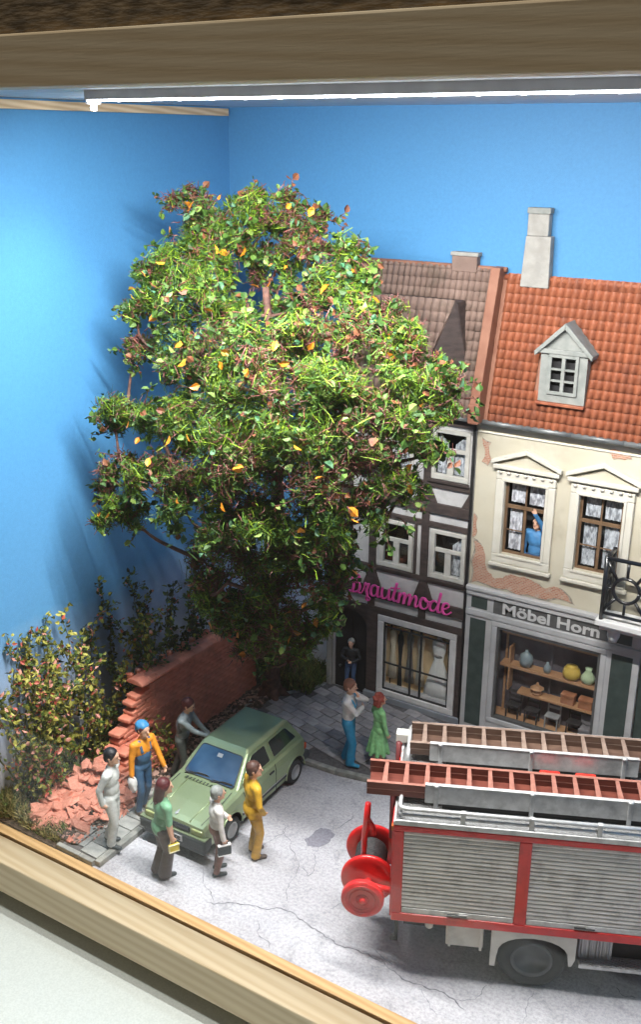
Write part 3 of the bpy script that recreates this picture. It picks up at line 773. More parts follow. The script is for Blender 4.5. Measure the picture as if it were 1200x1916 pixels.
for i, (x, mt_, lab) in enumerate([(-10.18, 'ivory', 'ivory gown hanging at the left edge of the bridal shop window'), (-9.72, 'taupe', 'taupe gown hanging between the black suit and the window bars'), (-9.44, 'ivory', 'ivory gown hanging behind the two window bars'), (-8.66, 'ivory', 'ivory gown hanging at the right edge of the bridal shop window')]):
    gown('hanging_gown', x, YF + .24, .60, 1.38, .34, MT[mt_], lab, flare=.75, bust=.6)
rl = thing('clothes_rail', 'dark clothes rail along the top of the bridal shop window', 'rail', (-9.4, YF + .24, 2.03))
MB().tube([(-10.28, YF + .24, 2.03), (-8.58, YF + .24, 2.03)], .02).build('bar', MT['black_matt'], rl)
MB().tube([(-10.24, YF + .24, 2.03), (-10.24, YF + .24, .42)], .015).build('post', MT['black_matt'], rl)
MB().tube([(-8.60, YF + .24, 2.03), (-8.60, YF + .24, .42)], .015).build('post', MT['black_matt'], rl)

# the shop sign, a pink cursive hand
STROKES = [
 [(-.02,.62),(.05,.55),(.10,.30),(.06,.05),(-.02,-.02),(-.06,.05)], [(-.10,.50),(-.02,.72),(.14,.80),(.28,.72),(.26,.56),(.12,.46),(.28,.42),(.34,.26),(.28,.08),(.12,.0),(-.02,.02)],
 [(.28,.05),(.40,.02),(.50,.28),(.52,.50),(.58,.42),(.66,.50),(.66,.40),(.60,.20),(.64,.0),(.62,-.16),(.70,-.22),(.76,-.14),(.68,-.06)],
 [(1.02,.40),(.94,.50),(.82,.44),(.76,.24),(.80,.06),(.90,.04),(1.0,.20),(1.04,.48),(1.02,.24),(1.04,.06),(1.12,.06),(1.20,.22)],
 [(1.20,.48),(1.18,.24),(1.22,.06),(1.32,.06),(1.42,.24),(1.46,.50),(1.44,.24),(1.46,.06),(1.54,.06),(1.60,.20)],
 [(1.72,.82),(1.66,.46),(1.62,.18),(1.68,.04),(1.78,.10),(1.84,.22)], [(1.50,.56),(1.66,.58),(1.84,.62)],
 [(1.84,.46),(1.84,.24),(1.82,.02),(1.88,.30),(1.98,.48),(2.04,.40),(2.02,.02),(2.08,.30),(2.18,.48),(2.24,.40),(2.22,.02),(2.30,.30),(2.40,.48),(2.46,.36),(2.44,.10),(2.50,.04),(2.58,.16)],
 [(2.82,.46),(2.70,.48),(2.62,.30),(2.64,.10),(2.76,.02),(2.88,.14),(2.88,.36),(2.78,.46),(2.84,.36),(2.98,.40)],
 [(3.22,.42),(3.12,.48),(3.00,.36),(2.98,.14),(3.06,.04),(3.18,.14),(3.28,.50),(3.32,.86),(3.28,.50),(3.26,.14),(3.32,.04),(3.42,.14)],
 [(3.42,.22),(3.56,.28),(3.64,.40),(3.58,.50),(3.46,.44),(3.42,.22),(3.48,.06),(3.60,.04),(3.74,.18)]]
def catmull(P, k=6):
    out = []
    for i in range(len(P) - 1):
        p0, p1, p2, p3 = P[max(i - 1, 0)], P[i], P[i + 1], P[min(i + 2, len(P) - 1)]
        for j in range(k):
            t = j / k
            out.append(tuple(.5 * ((2 * p1[d]) + (-p0[d] + p2[d]) * t + (2 * p0[d] - 5 * p1[d] + 4 * p2[d] - p3[d]) * t * t + (-p0[d] + 3 * p1[d] - 3 * p2[d] + p3[d]) * t ** 3) for d in range(len(p1))))
    out.append(tuple(P[-1])); return out
sg = thing('shop_sign', 'pink cursive letters of the bridal shop over its window', 'sign', (-9.9, YF - .1, 2.9))
for st in STROKES:
    c = catmull(st); n = len(c); rs = []
    pts = [(-11.18 + x * .702 + (z * .03), YF - .125, 2.815 + z * .60) for x, z in c]
    for i in range(n):
        a = c[max(i - 1, 0)]; b_ = c[min(i + 1, n - 1)]
        dn = (a[1] - b_[1]) / max(1e-6, math.hypot(a[0] - b_[0], a[1] - b_[1]))
        rs.append(.020 + .017 * max(0, dn))
    MB().tube(pts, rs, 8).build('letter_stroke', MT['pink'], sg, smooth=True)

# ---------- roofs made of rows of pantiles
def pantile(w, h, d, mat):
    """one S-tile lying in its own plane: x across, z up the slope, y outwards (negative)"""
    m = MB(); n = 6; vs = []; 
    for zz, lift in ((0, .026), (h * 1.08, 0.0)):
        for i in range(n + 1):
            t = i / n; vs.append((t * w, -lift - d * math.sin(math.pi * t) ** 1.3, zz))
    for i in range(n + 1):
        t = i / n; vs.append((t * w, .03 - d * math.sin(math.pi * t) ** 1.3, 0))
    fs = [(i, i + 1, i + n + 2, i + n + 1) for i in range(n)] + [(i + 1, i, i + 2 * n + 2, i + 2 * n + 3) for i in range(n)]
    m.add(vs, fs); return m
def roof_frame(z0, z1, y0, y1):
    L = math.hypot(z1 - z0, y1 - y0); sn, cs = (y1 - y0) / L, (z1 - z0) / L
    return L, sn, cs
def on_roof(x, s_, out, z0, y0, sn, cs):
    return (x, y0 + s_ * sn - out * cs, z0 + s_ * cs + out * sn)
Z0R, Y0R = 7.46, YF - .14
L1, sn1, cs1 = roof_frame(7.46, 10.50, Y0R, YB - .10)
tm = pantile(.138, .205, .045, None)
r1 = MB()
rows, cols = int(L1 / .205), int((-8.12 + 11.70) / .138)
rr_ = random.Random(4)
def in_gable(x, s_):   # hidden behind the cross gable
    return False
for j in range(rows + 1):
    for i in range(cols):
        x = -11.70 + i * .138; s_ = j * .205 * .985
        dz = rr_.uniform(-.006, .006)
        vs = []
        for vx, vy, vz in tm.v:
            vs.append(on_roof(x + vx, min(s_ + vz, L1), .02 - vy + dz, Z0R, Y0R, sn1, cs1))
        r1.add(vs, tm.f)
rf1 = r1.build('roof', MT['tile_brown'], h1, smooth=True, kind='stuff')
MB().prism([(-11.72, Y0R, 7.44), (-11.72, YB - .02, 7.44), (-11.72, YB - .02, 10.48), (-11.72, YB - .10, 10.50)], (3.60, 0, 0)).build('roof_deck', MT['timber'], h1)
MB().tube([(-11.72, YB - .10, 10.50), (-8.0, YB - .10, 10.50)], .05, 8).build('ridge', MT['verge'], rf1)
box('chimney', MT['tile_brown'], rf1, -9.20, -8.63, YB - .20, YB - .015, 10.40, 10.72, bevel=.02)
box('chimney_cap', MT['grey_stone'], rf1, -9.23, -8.60, YB - .22, YB - .012, 10.722, 10.80, bevel=.015)
# cross gable roof on the left, its right slope's shade put in as dark timber colour
gp, gb = (-8.84, 9.86), (-9.20, 8.80)
dm = MB()
for j in range(6):
    for i in range(12):
        t0, t1 = j / 6, (j + 1) / 6
        xa = -10.9 + i * .172
        za0, za1 = 8.62 + 1.22 * t0, 8.62 + 1.22 * t1 + .03
        vs = []
        for vx, vy, vz in tm.v:
            t = vz / .205; zz = za0 + (za1 - za0) * t
            xe = -9.17 + (zz - 8.80) / 1.06 * .36
            xx = min(xa + vx * 1.25, xe)
            yy = (YF - .42) + (zz - 8.62) / 1.22 * .30
            vs.append((xx, yy + vy - .02, zz + (-vy) * .3))
        dm.add(vs, tm.f)
dm.build('gable_roof', MT['tile_brown'], rf1, smooth=True, kind='stuff')
MB().prism([(-10.9, YF - .42, 8.60), (-9.19, YF - .42, 8.72), (-8.85, YF - .13, 9.84), (-10.9, YF - .13, 9.84)], (0, .45, 0)).build('gable_body', MT['timber'], rf1)
MB().prism([(-9.17, YF - .43, 8.74), (-8.84, YF - .14, 9.86), (-8.80, YF - .08, 9.84), (-8.60, YF + .1, 8.5)], (0.015, .35, 0)).build('gable_side', MT['timber'], rf1)
# gutter and downpipe
MB().tube([(-11.82, Y0R - .05, 7.45), (-8.30, Y0R - .05, 7.45)], .05, 8).build('gutter', MT['gutter'], h1, smooth=True)
MB().tube([(-8.26, Y0R - .04, 7.42), (-8.26, YF - .05, 7.2), (-8.245, YF - .05, .1)], .035, 8).build('downpipe', MT['black_matt'], h1, smooth=True)

# ---------- cream house with the furniture shop
h2 = thing('cream_house', 'cream plastered house with orange tiled roof, peeling plaster and furniture shop', 'house', (-5, YF, 0))
HX0, HX1 = -8.22, -1.2
wins = [(-7.51, -6.60), (-5.89, -4.98), (-4.27, -3.36), (-2.65, -1.74)]
ops = [(a, b, 4.58, 6.22) for a, b in wins] + [(-7.56, -5.0, .40, 2.82), (-4.30, -3.10, .1, 2.82), (-2.9, -1.5, .4, 2.82)]
wall_with_openings(HX0, HX1, 0, 7.5, YF, YF + .12, ops).build('wall', MT['cream'], h2)
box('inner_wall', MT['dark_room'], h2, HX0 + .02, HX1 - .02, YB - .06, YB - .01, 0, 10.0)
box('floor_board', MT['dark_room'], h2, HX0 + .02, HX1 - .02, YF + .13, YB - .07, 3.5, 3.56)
# cornice under the eaves
for z0, z1, d in [(7.36, 7.46, .10), (7.27, 7.35, .06), (7.18, 7.22, .03)]:
    box('cornice', MT['trim'], h2, HX0, HX1, YF - d, YF - .002, z0, z1, bevel=.015)
def window2(x0, x1, z0=4.58, z1=6.22):
    m = MB(); frame_rect(m, x0 - .20, x1 + .20, z0 - .22, z1 + .22, .20, YF - .075, YF - .002)
    w = m.build('window_surround', MT['trim'], h2, bevel=.025, bseg=3)
    m = MB(); frame_rect(m, x0 - .06, x1 + .06, z0 - .06, z1 + .06, .06, YF - .10, YF - .076)
    m.build('moulding', MT['trim'], w, bevel=.01)
    xc = (x0 + x1) / 2
    MB().box(x0 - .27, x1 + .27, YF - .14, YF - .004, z1 + .27, z1 + .36).build('pediment_base', MT['trim'], w, bevel=.018)
    MB().xz([(x0 - .14, z1 + .362), (x1 + .14, z1 + .362), (xc, z1 + .60)], YF - .05, YF - .004).build('tympanum', MT['cream'], w)
    for sgn in (-1, 1):
        xe = xc + sgn * (x1 - x0 + .62) / 2
        MB().xz([(xe, z1 + .365), (xe, z1 + .45), (xc, z1 + .755), (xc, z1 + .655)], YF - .15, YF - .004).build('pediment_slope', MT['trim'], w, bevel=.014)
    for i in range(7):
        xx = x0 - .10 + i * (x1 - x0 + .2) / 6
        MB().lathe([(.001, -.04), (.028, -.03), (.034, 0), (.028, .03), (.001, .04)], (xx, YF - .095, z1 + .19), 'X', 8).build('bead', MT['trim'], w, smooth=True)
    box('sill', MT['trim'], w, x0 - .24, x1 + .24, YF - .125, YF - .004, z0 - .30, z0 - .222, bevel=.018)
    # the brown casement
    c = MB(); frame_rect(c, x0, x1, z0, z1, .055, YF + .05, YF + .09)
    c = c.build('casement', MT['brown_frame'], w)
    zt = z0 + (z1 - z0) * .655
    box('transom', MT['brown_frame'], c, x0 + .056, x1 - .056, YF + .035, YF + .088, zt - .035, zt + .035)
    box('mullion', MT['brown_frame'], c, xc - .03, xc + .03, YF + .04, YF + .087, z0 + .056, zt - .036)
    box('mullion', MT['brown_frame'], c, xc - .015, xc + .015, YF + .05, YF + .086, zt + .036, z1 - .056)
    for xa, xb in ((x0 + .056, xc - .031), (xc + .031, x1 - .056))[:1 if x0 < -7 else 2]:
        box('glazing_bar', MT['brown_frame'], c, xa, xb, YF + .055, YF + .08, (z0 + zt) / 2 - .012, (z0 + zt) / 2 + .012)
    return w
def curtain2(x0, x1, z0, z1, parent, n=22):
    m = MB(); vs = []
    for i in range(n + 1):
        t = i / n; x = x0 + (x1 - x0) * t; y = YF + .14 + .014 * math.sin(t * 19)
        vs += [(x, y, z0), (x, y, z1)]
    m.add(vs, [(2 * i, 2 * i + 2, 2 * i + 3, 2 * i + 1) for i in range(n)]).build('curtain', MT['curtain'], parent, smooth=True)
for wi, (a, b_) in enumerate(wins):
    w = window2(a, b_)
    xc = (a + b_) / 2; zt = 4.58 + 1.64 * .655
    curtain2(a + .10, xc - .05, zt + .08, 6.14, w); curtain2(xc + .05, b_ - .08, zt + .08, 6.14, w)
    curtain2(a + .10, xc - .08, 4.66, zt - .06, w)
    if wi:
        curtain2(xc + .08, b_ - .08, 4.66, zt - .06, w)
        box('pane', MT['pane'], w, a + .05, b_ - .05, YF + .10, YF + .105, 4.63, 6.17)
# plaster fallen off the brick
def peel(pts, lab):
    q = frac(pts + [pts[0]], 2, .18)[:-1]
    cxp = sum(p[0] for p in q) / len(q); czp = sum(p[1] for p in q) / len(q)
    o = MB().xz([(max(HX0 + .02, cxp + (x - cxp) * 1.05), czp + (z - czp) * 1.09) for x, z in q], YF - .010, YF - .001).build('plaster_edge', MT['plaster_edge'], h2)
    MB().xz([(max(HX0 + .03, x), z) for x, z in q], YF - .016, YF - .011).build('bare_brick', MT['bare'], o)
peel([(-8.14, 4.72), (-8.00, 4.66), (-7.86, 4.40), (-7.80, 4.10), (-7.60, 3.93), (-7.42, 3.98), (-7.26, 4.13), (-6.95, 4.14), (-6.72, 4.06), (-6.35, 4.04), (-6.03, 3.98), (-5.85, 3.78), (-6.6, 3.72), (-7.55, 3.72), (-8.14, 3.74)], 0)
peel([(-8.10, 7.06), (-7.90, 6.98), (-7.86, 6.62), (-7.95, 6.48), (-8.08, 6.55)], 0)
peel([(-5.43, 7.20), (-5.05, 7.21), (-4.95, 7.12), (-5.08, 7.08), (-5.30, 7.06)], 0)
peel([(-8.19, 5.35), (-8.10, 5.25), (-8.12, 4.85), (-8.20, 4.8)], 0)
# shop front
for z0, z1, d in [(3.60, 3.70, .16), (3.47, 3.598, .12), (2.97, 3.12, .10)]:
    box('fascia_moulding', MT['shop_white'], h2, HX0, HX1, YF - d, YF - .02, z0, z1, bevel=.02)
for xa, xb in ((-8.22, -7.58), (-5.00, -4.30), (-3.10, -2.90), (-1.5, -1.2)):
    box('pilaster', MT['shop_white'], h2, xa, xb, YF - .07, YF - .02, .02, 2.968, bevel=.015)
    if xb - xa > .5:
        pn = box('panel', MT['shop_green'], h2, xa + .12, xb - .14, YF - .076, YF - .071, .2, 2.90)
box('fascia_board', MT['shop_white'], h2, HX0, HX1, YF - .06, YF - .018, 3.122, 3.468)
box('small_panel', MT['shop_green'], h2, -8.10, -7.72, YF - .066, YF - .061, 3.16, 3.43)
box('small_panel', MT['shop_green'], h2, -4.85, -4.50, YF - .066, YF - .061, 3.16, 3.43)
box('window_apron', MT['shop_white'], h2, -7.578, -5.002, YF - .065, YF - .02, .02, .40, bevel=.01)
sb = thing('shop_fascia_sign', 'dark grey sign board with pale letters over the furniture shop window', 'sign', (-6.3, YF - .08, 3.3))
box('board', MT['sign_dark'], sb, -7.57, -5.00, YF - .072, YF - .062, 3.14, 3.46)
vs, fs = text_mb('Möbel Horn', .355, .014, bold=.009)
mnx = min(v[0] for v in vs); mxx = max(v[0] for v in vs)
kx = (2.17) / (mxx - mnx)
MB().add([(-7.35 + (x - mnx) * kx, YF - .080 - z, 3.185 + y) for x, y, z in vs], fs).build('lettering', MT['letters'], sb)
s2 = MB(); frame_rect(s2, -7.575, -4.985, .40, 2.96, .125, YF - .09, YF - .02)
s2 = s2.build('shop_window', MT['shop_white'], h2, bevel=.02)
s3 = MB(); frame_rect(s3, -7.45, -5.11, .525, 2.835, .06, YF - .06, YF + .06)
s3.build('inner_frame', MT['sign_dark'], s2)
box('pane', MT['pane'], s2, -7.40, -5.16, YF + .02, YF + .026, .58, 2.78)
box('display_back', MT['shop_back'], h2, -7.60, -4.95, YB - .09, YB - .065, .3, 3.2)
box('display_floor', MT['orange_wood'], h2, -7.55, -5.0, YF + .13, YB - .10, .45, .52)
sh = thing('display_shelf', 'orange wooden wall shelf unit inside the furniture shop window', 'shelf', (-6.3, YF + .3, .5))
for z0, z1 in ((2.62, 2.76), (1.80, 1.87), (1.20, 1.26)):
    box('shelf_board', MT['orange_wood'], sh, (-7.40 if z0 > 1.5 else -6.95), -5.22, YF + .14, YF + .42, z0, z1, bevel=.008)
for x in (-7.36, -6.30, -5.25):
    box('upright', MT['orange_wood'] if x != -6.3 else MT['shop_back'], sh, x - .025, x + .025, YF + .40, YF + .43, .52, 2.62)
box('upright', MT['orange_wood'], sh, -7.21, -7.17, YF + .16, YF + .40, 1.22, 2.3)
MT['blue_vase'] = M('blue_grey_glaze', (0.20, 0.25, 0.27), (0.28, 0.33, 0.35), ns=6, rough=.4)
MT['yellow_vase'] = M('yellow_glaze', (0.62, 0.40, 0.06), (0.72, 0.50, 0.10), ns=6, rough=.4)
MT['green_vase'] = M('green_glaze', (0.42, 0.52, 0.32), (0.50, 0.60, 0.38), ns=6, rough=.4)
MT['box_wood'] = M('red_wood_box', (0.34, 0.13, 0.06), (0.44, 0.19, 0.10), ns=6, rough=.6)
def pot(x, z, h, w, prof, mt_, label, y=YF + .24):
    o = MB().lathe([(r_ * w / 2, t * h) for r_, t in prof], (x, y, z), 'Z', 20, sy=.8).build('vase', MT[mt_], smooth=True); tag(o, label, 'vase'); return o
pot(-6.83, 1.872, .42, .32, [(.5, 0), (.9, .2), (1, .45), (.85, .7), (.35, .85), (.2, .92), (.25, 1)], 'blue_vase', 'blue grey lidded jar on the upper shelf of the furniture shop')
pot(-6.33, 1.872, .26, .18, [(.7, 0), (1, .25), (.8, .6), (.35, .8), (.35, 1)], 'blue_vase', 'small blue grey bottle on the upper shelf beside the yellow pot')
pot(-5.78, 1.872, .33, .40, [(.55, 0), (.9, .2), (1, .5), (.85, .82), (.6, .95), (.65, 1)], 'yellow_vase', 'round yellow pot on the upper shelf of the furniture shop')
pot(-5.41, 1.872, .38, .32, [(.55, 0), (.95, .2), (1, .42), (.6, .68), (.38, .8), (.5, 1)], 'green_vase', 'pale green vase at the right end of the upper shelf')
for x, lab in ((-5.80, 'reddish wooden box on the lower shelf under the yellow pot'), (-5.40, 'reddish wooden box on the lower shelf under the green vase')):
    t_ = thing('wooden_box', lab, 'box', (x, YF + .25, 1.262))
    box('chest', MT['box_wood'], t_, x - .15, x + .15, YF + .17, YF + .36, 1.262, 1.42, bevel=.01); box('lid', MT['box_wood'], t_, x - .16, x + .16, YF + .16, YF + .37, 1.423, 1.50, bevel=.015)
st = MB().lathe([(.10, 0), (.12, .05), (.07, .10), (.16, .16), (.05, .22), (.02, .30)], (-6.52, YF + .24, 1.262), 'Z', 8).build('ornament', MT['orange_wood']); tag(st, 'small carved wooden ornament on the lower shelf', 'ornament')
MT['chair_dark'] = M('dark_chair_wood', (0.03, 0.026, 0.026), (0.06, 0.05, 0.05), ns=5, rough=.5)
MT['chair_pale'] = M('pale_chair_wood', (0.30, 0.29, 0.29), (0.40, 0.39, 0.38), ns=5, rough=.5)
for x, mt_, lab in ((-7.05, 'chair_dark', 'dark wooden chair at the left of the furniture shop display'), (-6.60, 'chair_dark', 'dark wooden chair left of the pale chair in the furniture shop'), (-6.12, 'chair_pale', 'pale chair in the middle of the furniture shop display'), (-5.62, 'chair_dark', 'dark wooden chair at the right of the furniture shop display')):
    t_ = thing('chair', lab, 'chair', (x, YF + .25, .52), group='chairs in the furniture shop window')
    box('seat', MT[mt_], t_, x - .16, x + .16, YF + .16, YF + .40, .80, .84, bevel=.01)
    for sx_ in (-.14, .14):
        box('leg', MT[mt_], t_, x + sx_ - .015, x + sx_ + .015, YF + .17, YF + .20, .52, .80); box('leg', MT[mt_], t_, x + sx_ - .015, x + sx_ + .015, YF + .36, YF + .39, .52, .80)
        box('back_post', MT[mt_], t_, x + sx_ - .015, x + sx_ + .015, YF + .365, YF + .395, .84, 1.16)
    for z in (.95, 1.08):
        box('back_rail', MT[mt_], t_, x - .125, x + .125, YF + .37, YF + .39, z, z + .06)
sf = thing('armchair', 'low grey upholstered armchair at the right of the furniture shop window', 'armchair', (-5.35, YF + .25, .52))
MT['grey_cloth'] = M('grey_upholstery', (0.16, 0.15, 0.16), (0.24, 0.22, 0.23), ns=8, rough=.9)
box('cushion', MT['grey_cloth'], sf, -5.50, -5.22, YF + .15, YF + .40, .52, .78, bevel=.04); box('back', MT['grey_cloth'], sf, -5.50, -5.22, YF + .33, YF + .42, .79, 1.05, bevel=.03)
# other shop bays, mostly hidden by the fire engine
box('door', MT['shop_green'], h2, -4.28, -3.12, YF + .02, YF + .06, .1, 2.8, bevel=.01)
box('shop_pane', MT['black'], h2, -2.88, -1.52, YF + .02, YF + .06, .4, 2.8)

# roof of red tiles: the 300 largest in view are single tiles
L2, sn2, cs2 = roof_frame(7.46, 10.36, Y0R, YB - .10)
TW, TH = .152, .192
tmr = pantile(TW, TH, .05, None)
xb, yv = Vector((1, 0, 0)), Vector((0, sn2, cs2))
nrmv = Vector((0, -cs2, sn2))
rot2 = Matrix((xb, -nrmv, yv)).transposed()   # local x, y, z -> world
tme = tmr.mesh('roof_tile', MT['tile_red']); tme.polygons.foreach_set('use_smooth', [True] * len(tme.polygons))
rest = MB(); nt_ = 0
rf2 = MB().prism([(HX0, Y0R, 7.44), (HX0, YB - .02, 7.44), (HX0, YB - .02, 10.34), (HX0, YB - .10, 10.36)], (HX1 - HX0, 0, 0)).build('roof', MT['verge'], h2)
for j in range(int(L2 / (TH * .985)) + 1):
    for i in range(int((HX1 - HX0 - .28) / TW)):
        x = HX0 + .26 + i * TW; s_ = j * TH * .985
        if s_ + TH * .6 > L2:
            continue
        if -7.0 < x + TW / 2 < -5.93 and 8.10 < 7.46 + s_ * cs2 < 8.9:
            continue
        p = Vector(on_roof(x, s_, .02, Z0R, Y0R, sn2, cs2))
        if x < -4.9 and nt_ < 300:
            o = link('roof_tile', tme, rf2)
            o.matrix_local = Matrix.Translation(p - Vector(h2.location)) @ rot2.to_4x4() @ Matrix.Rotation(rnd.uniform(-.02, .02), 4, 'Y')
            nt_ += 1
        else:
            rest.add([p + rot2 @ Vector(v) for v in tmr.v], tmr.f)
rest.build('roof_tiles', MT['tile_red'], rf2, smooth=True, kind='stuff')
MB().tube([(HX0 + .2, YB - .11, 10.36), (HX1, YB - .11, 10.36)], .06, 10).build('ridge_tile', MT['tile_red'], rf2, smooth=True)
# raised verge between the two roofs
MB().prism([(HX0 - .05, Y0R - .10, 7.50), (HX0 - .05, Y0R - .30, 7.80), (HX0 - .05, YB - .32, 10.55), (HX0 - .05, YB - .02, 10.55), (HX0 - .05, YB - .02, 7.5)], (.21, 0, 0)).build('verge_wall', MT['verge'], h2, bevel=.02)
box('verge_foot', MT['verge'], h2, HX0 - .07, HX0 + .18, Y0R - .32, Y0R - .02, 7.44, 7.86, bevel=.03)
m_ = MB(); m_.prism([(-7.66, YB - .24, 10.2), (-7.06, YB - .24, 10.2), (-7.08, YB - .24, 11.2), (-7.60, YB - .24, 11.2)], (0, .22, 0))
ch = m_.build('chimney', MT['grey_stone'], rf2, bevel=.02)
box('chimney_shaft', MT['grey_stone'], ch, -7.59, -7.15, YB - .22, YB - .03, 11.2, 11.62, bevel=.02)
box('chimney_cap', MT['dormer'], ch, -7.61, -7.13, YB - .235, YB - .025, 11.622, 11.74, bevel=.02)
for x in np.arange(HX0, HX1, 1.05):
    MB().tube([(x, Y0R - .055, 7.46), (min(x + 1.04, HX1), Y0R - .055, 7.46)], .055, 10).build('gutter', MT['gutter'], h2, smooth=True)
# dormer
dx0, dx1, dz0, dz1, dyf = -6.92, -5.97, 8.06, 9.08, YF - .12
dm = wall_with_openings(dx0, dx1, dz0, dz1, dyf, dyf + .08, [(-6.73, -6.15, 8.24, 9.02)]).build('dormer', MT['dormer'], rf2)
box('dormer_cheek', MT['dormer'], dm, dx0, dx0 + .05, dyf + .081, YF + .45, dz0, dz1); box('dormer_cheek', MT['dormer'], dm, dx1 - .05, dx1, dyf + .081, YF + .45, dz0, dz1)
box('dormer_dark', MT['dark_room'], dm, dx0 + .06, dx1 - .06, dyf + .14, dyf + .16, dz0, dz1)
MB().xz([(-6.94, 9.10), (-5.95, 9.10), (-6.445, 9.56)], dyf + .02, dyf + .10).build('dormer_gable', MT['dormer'], dm)
for sgn in (-1, 1):
    xe = -6.445 + sgn * .60
    MB().xz([(xe, 9.06), (xe - sgn * .02, 8.97), (-6.445, 9.53), (-6.445, 9.66)], dyf - .10, YF + .50).build('dormer_roof', MT['dormer'], dm, bevel=.015)
box('dormer_lintel', MT['dormer'], dm, dx0 - .03, dx1 + .03, dyf - .06, dyf - .002, 9.03, 9.13, bevel=.012)
box('dormer_sill', MT['tile_red'], dm, dx0 - .04, dx1 + .02, dyf - .08, dyf + .03, 8.0, 8.055, bevel=.01)
dw = MB(); frame_rect(dw, -6.75, -6.13, 8.22, 9.03, .07, dyf - .04, dyf - .003)
dw = dw.build('dormer_window', MT['dormer'], dm, bevel=.01)
box('mullion', MT['dormer'], dw, -6.475, -6.405, dyf - .035, dyf + .03, 8.29, 8.96)
for xa, xb_ in ((-6.68, -6.476), (-6.404, -6.20)):
    for z in (8.50, 8.73):
        box('glazing_bar', MT['dormer'], dw, xa, xb_, dyf - .03, dyf + .03, z - .018, z + .018)
# balcony with cast iron railing
bc = thing('balcony', 'white balcony slab with black cast iron railing on the cream house', 'balcony', (-3.6, YF - .35, 3.8))
BX0, BX1, BY0 = -5.02, -2.4, YF - .72
box('slab', MT['white_stone'], bc, BX0 - .10, BX1, BY0 - .08, YF - .17, 3.80, 3.93, bevel=.02)
box('slab_moulding', MT['white_stone'], bc, BX0 - .02, BX1 - .1, BY0, YF - .17, 3.70, 3.798, bevel=.02)
MB().lathe([(.08, -.34), (.13, -.2), (.14, 0)], (BX0 + .22, YF - .45, 3.70), 'Z', 12).build('bracket', MT['white_stone'], bc, smooth=True)
def rail_panel(p0, p1, nrep):
    p0, p1 = Vector(p0), Vector(p1); d = (p1 - p0); L = d.length; d.normalize()
    P = lambda s_, z: p0 + d * s_ + Vector((0, 0, z))
    MB().tube([P(0, 1.30), P(L, 1.30)], .045, 8).build('handrail', MT['black'], bc, smooth=True)
    MB().tube([P(0, .12), P(L, .12)], .035, 8).build('bottom_rail', MT['black'], bc, smooth=True)
    w = L / nrep
    for k in range(nrep + 1):
        MB().tube([P(k * w, -.03), P(k * w, 1.34)], .045 if k == 0 else .03, 8).build('post', MT['black'], bc, smooth=True)
    for k in range(nrep):
        c = (k + .5) * w; rr2 = min(w * .32, .26)
        MB().tube([P(c + rr2 * math.cos(t), .68 + rr2 * math.sin(t)) for t in [2 * math.pi * q / 20 for q in range(21)]], .038, 8).build('ring', MT['black'], bc, smooth=True)
        for sx_ in (-1, 1):
            for sz_ in (-1, 1):
                MB().tube([P(c + sx_ * w * .48, .71 + sz_ * .54), P(c + sx_ * rr2 * .72, .68 + sz_ * rr2 * .72)], .034, 8).build('scroll', MT['black'], bc, smooth=True)
            MB().tube([P(c + sx_ * w * .48, .68), P(c + sx_ * rr2, .68)], .03, 8).build('scroll', MT['black'], bc, smooth=True)
        for sz_ in (-1, 1):
            MB().tube([P(c, .71 + sz_ * .54), P(c, .68 + sz_ * rr2)], .03, 8).build('scroll', MT['black'], bc, smooth=True)
rail_panel((BX0, BY0, 3.96), (BX1, BY0, 3.96), 3)
rail_panel((BX0, YF - .2, 3.96), (BX0, BY0 + .05, 3.96), 1)

# ================================================================== THE GREEN CAR
MT['car'] = M('pale_green_metallic', (0.31, 0.40, 0.225), (0.34, 0.425, 0.25), ns=40, rough=.36, metal=.5, coat=.5, bump=.03, bs=200)
MT['car_glass'] = M('dark_car_glass', (0.010, 0.014, 0.014), (0.02, 0.03, 0.03), ns=3, rough=.08, coat=.5)
MT['screen_glass'] = M('blue_windscreen', (0.018, 0.055, 0.125), (0.045, 0.10, 0.19), ns=2, rough=.07, coat=.5)
MT['bumper'] = M('dark_bumper', (0.035, 0.042, 0.045), (0.05, 0.058, 0.06), ns=5, rough=.5)
MT['tyre'] = M('tyre_rubber', (0.014, 0.014, 0.016), (0.028, 0.028, 0.03), ns=6, rough=.8, bump=.2, bs=30)
MT['rim'] = M('silver_rim', (0.42, 0.43, 0.44), (0.54, 0.55, 0.56), ns=5, rough=.35, metal=.6)
MT['plate_white'] = M('plate_white', (0.72, 0.73, 0.74), None, rough=.4)
MT['tail'] = M('red_lens', (0.45, 0.05, 0.02), (0.6, 0.16, 0.04), ns=6, rough=.2)
MT['lamp_glass'] = M('headlamp_glass', (0.30, 0.36, 0.12), (0.42, 0.47, 0.20), ns=12, rough=.2, coat=.4)

def evaluated(ob):
    dg = bpy.context.evaluated_depsgraph_get(); dg.update()
    return bpy.data.meshes.new_from_object(ob.evaluated_get(dg))

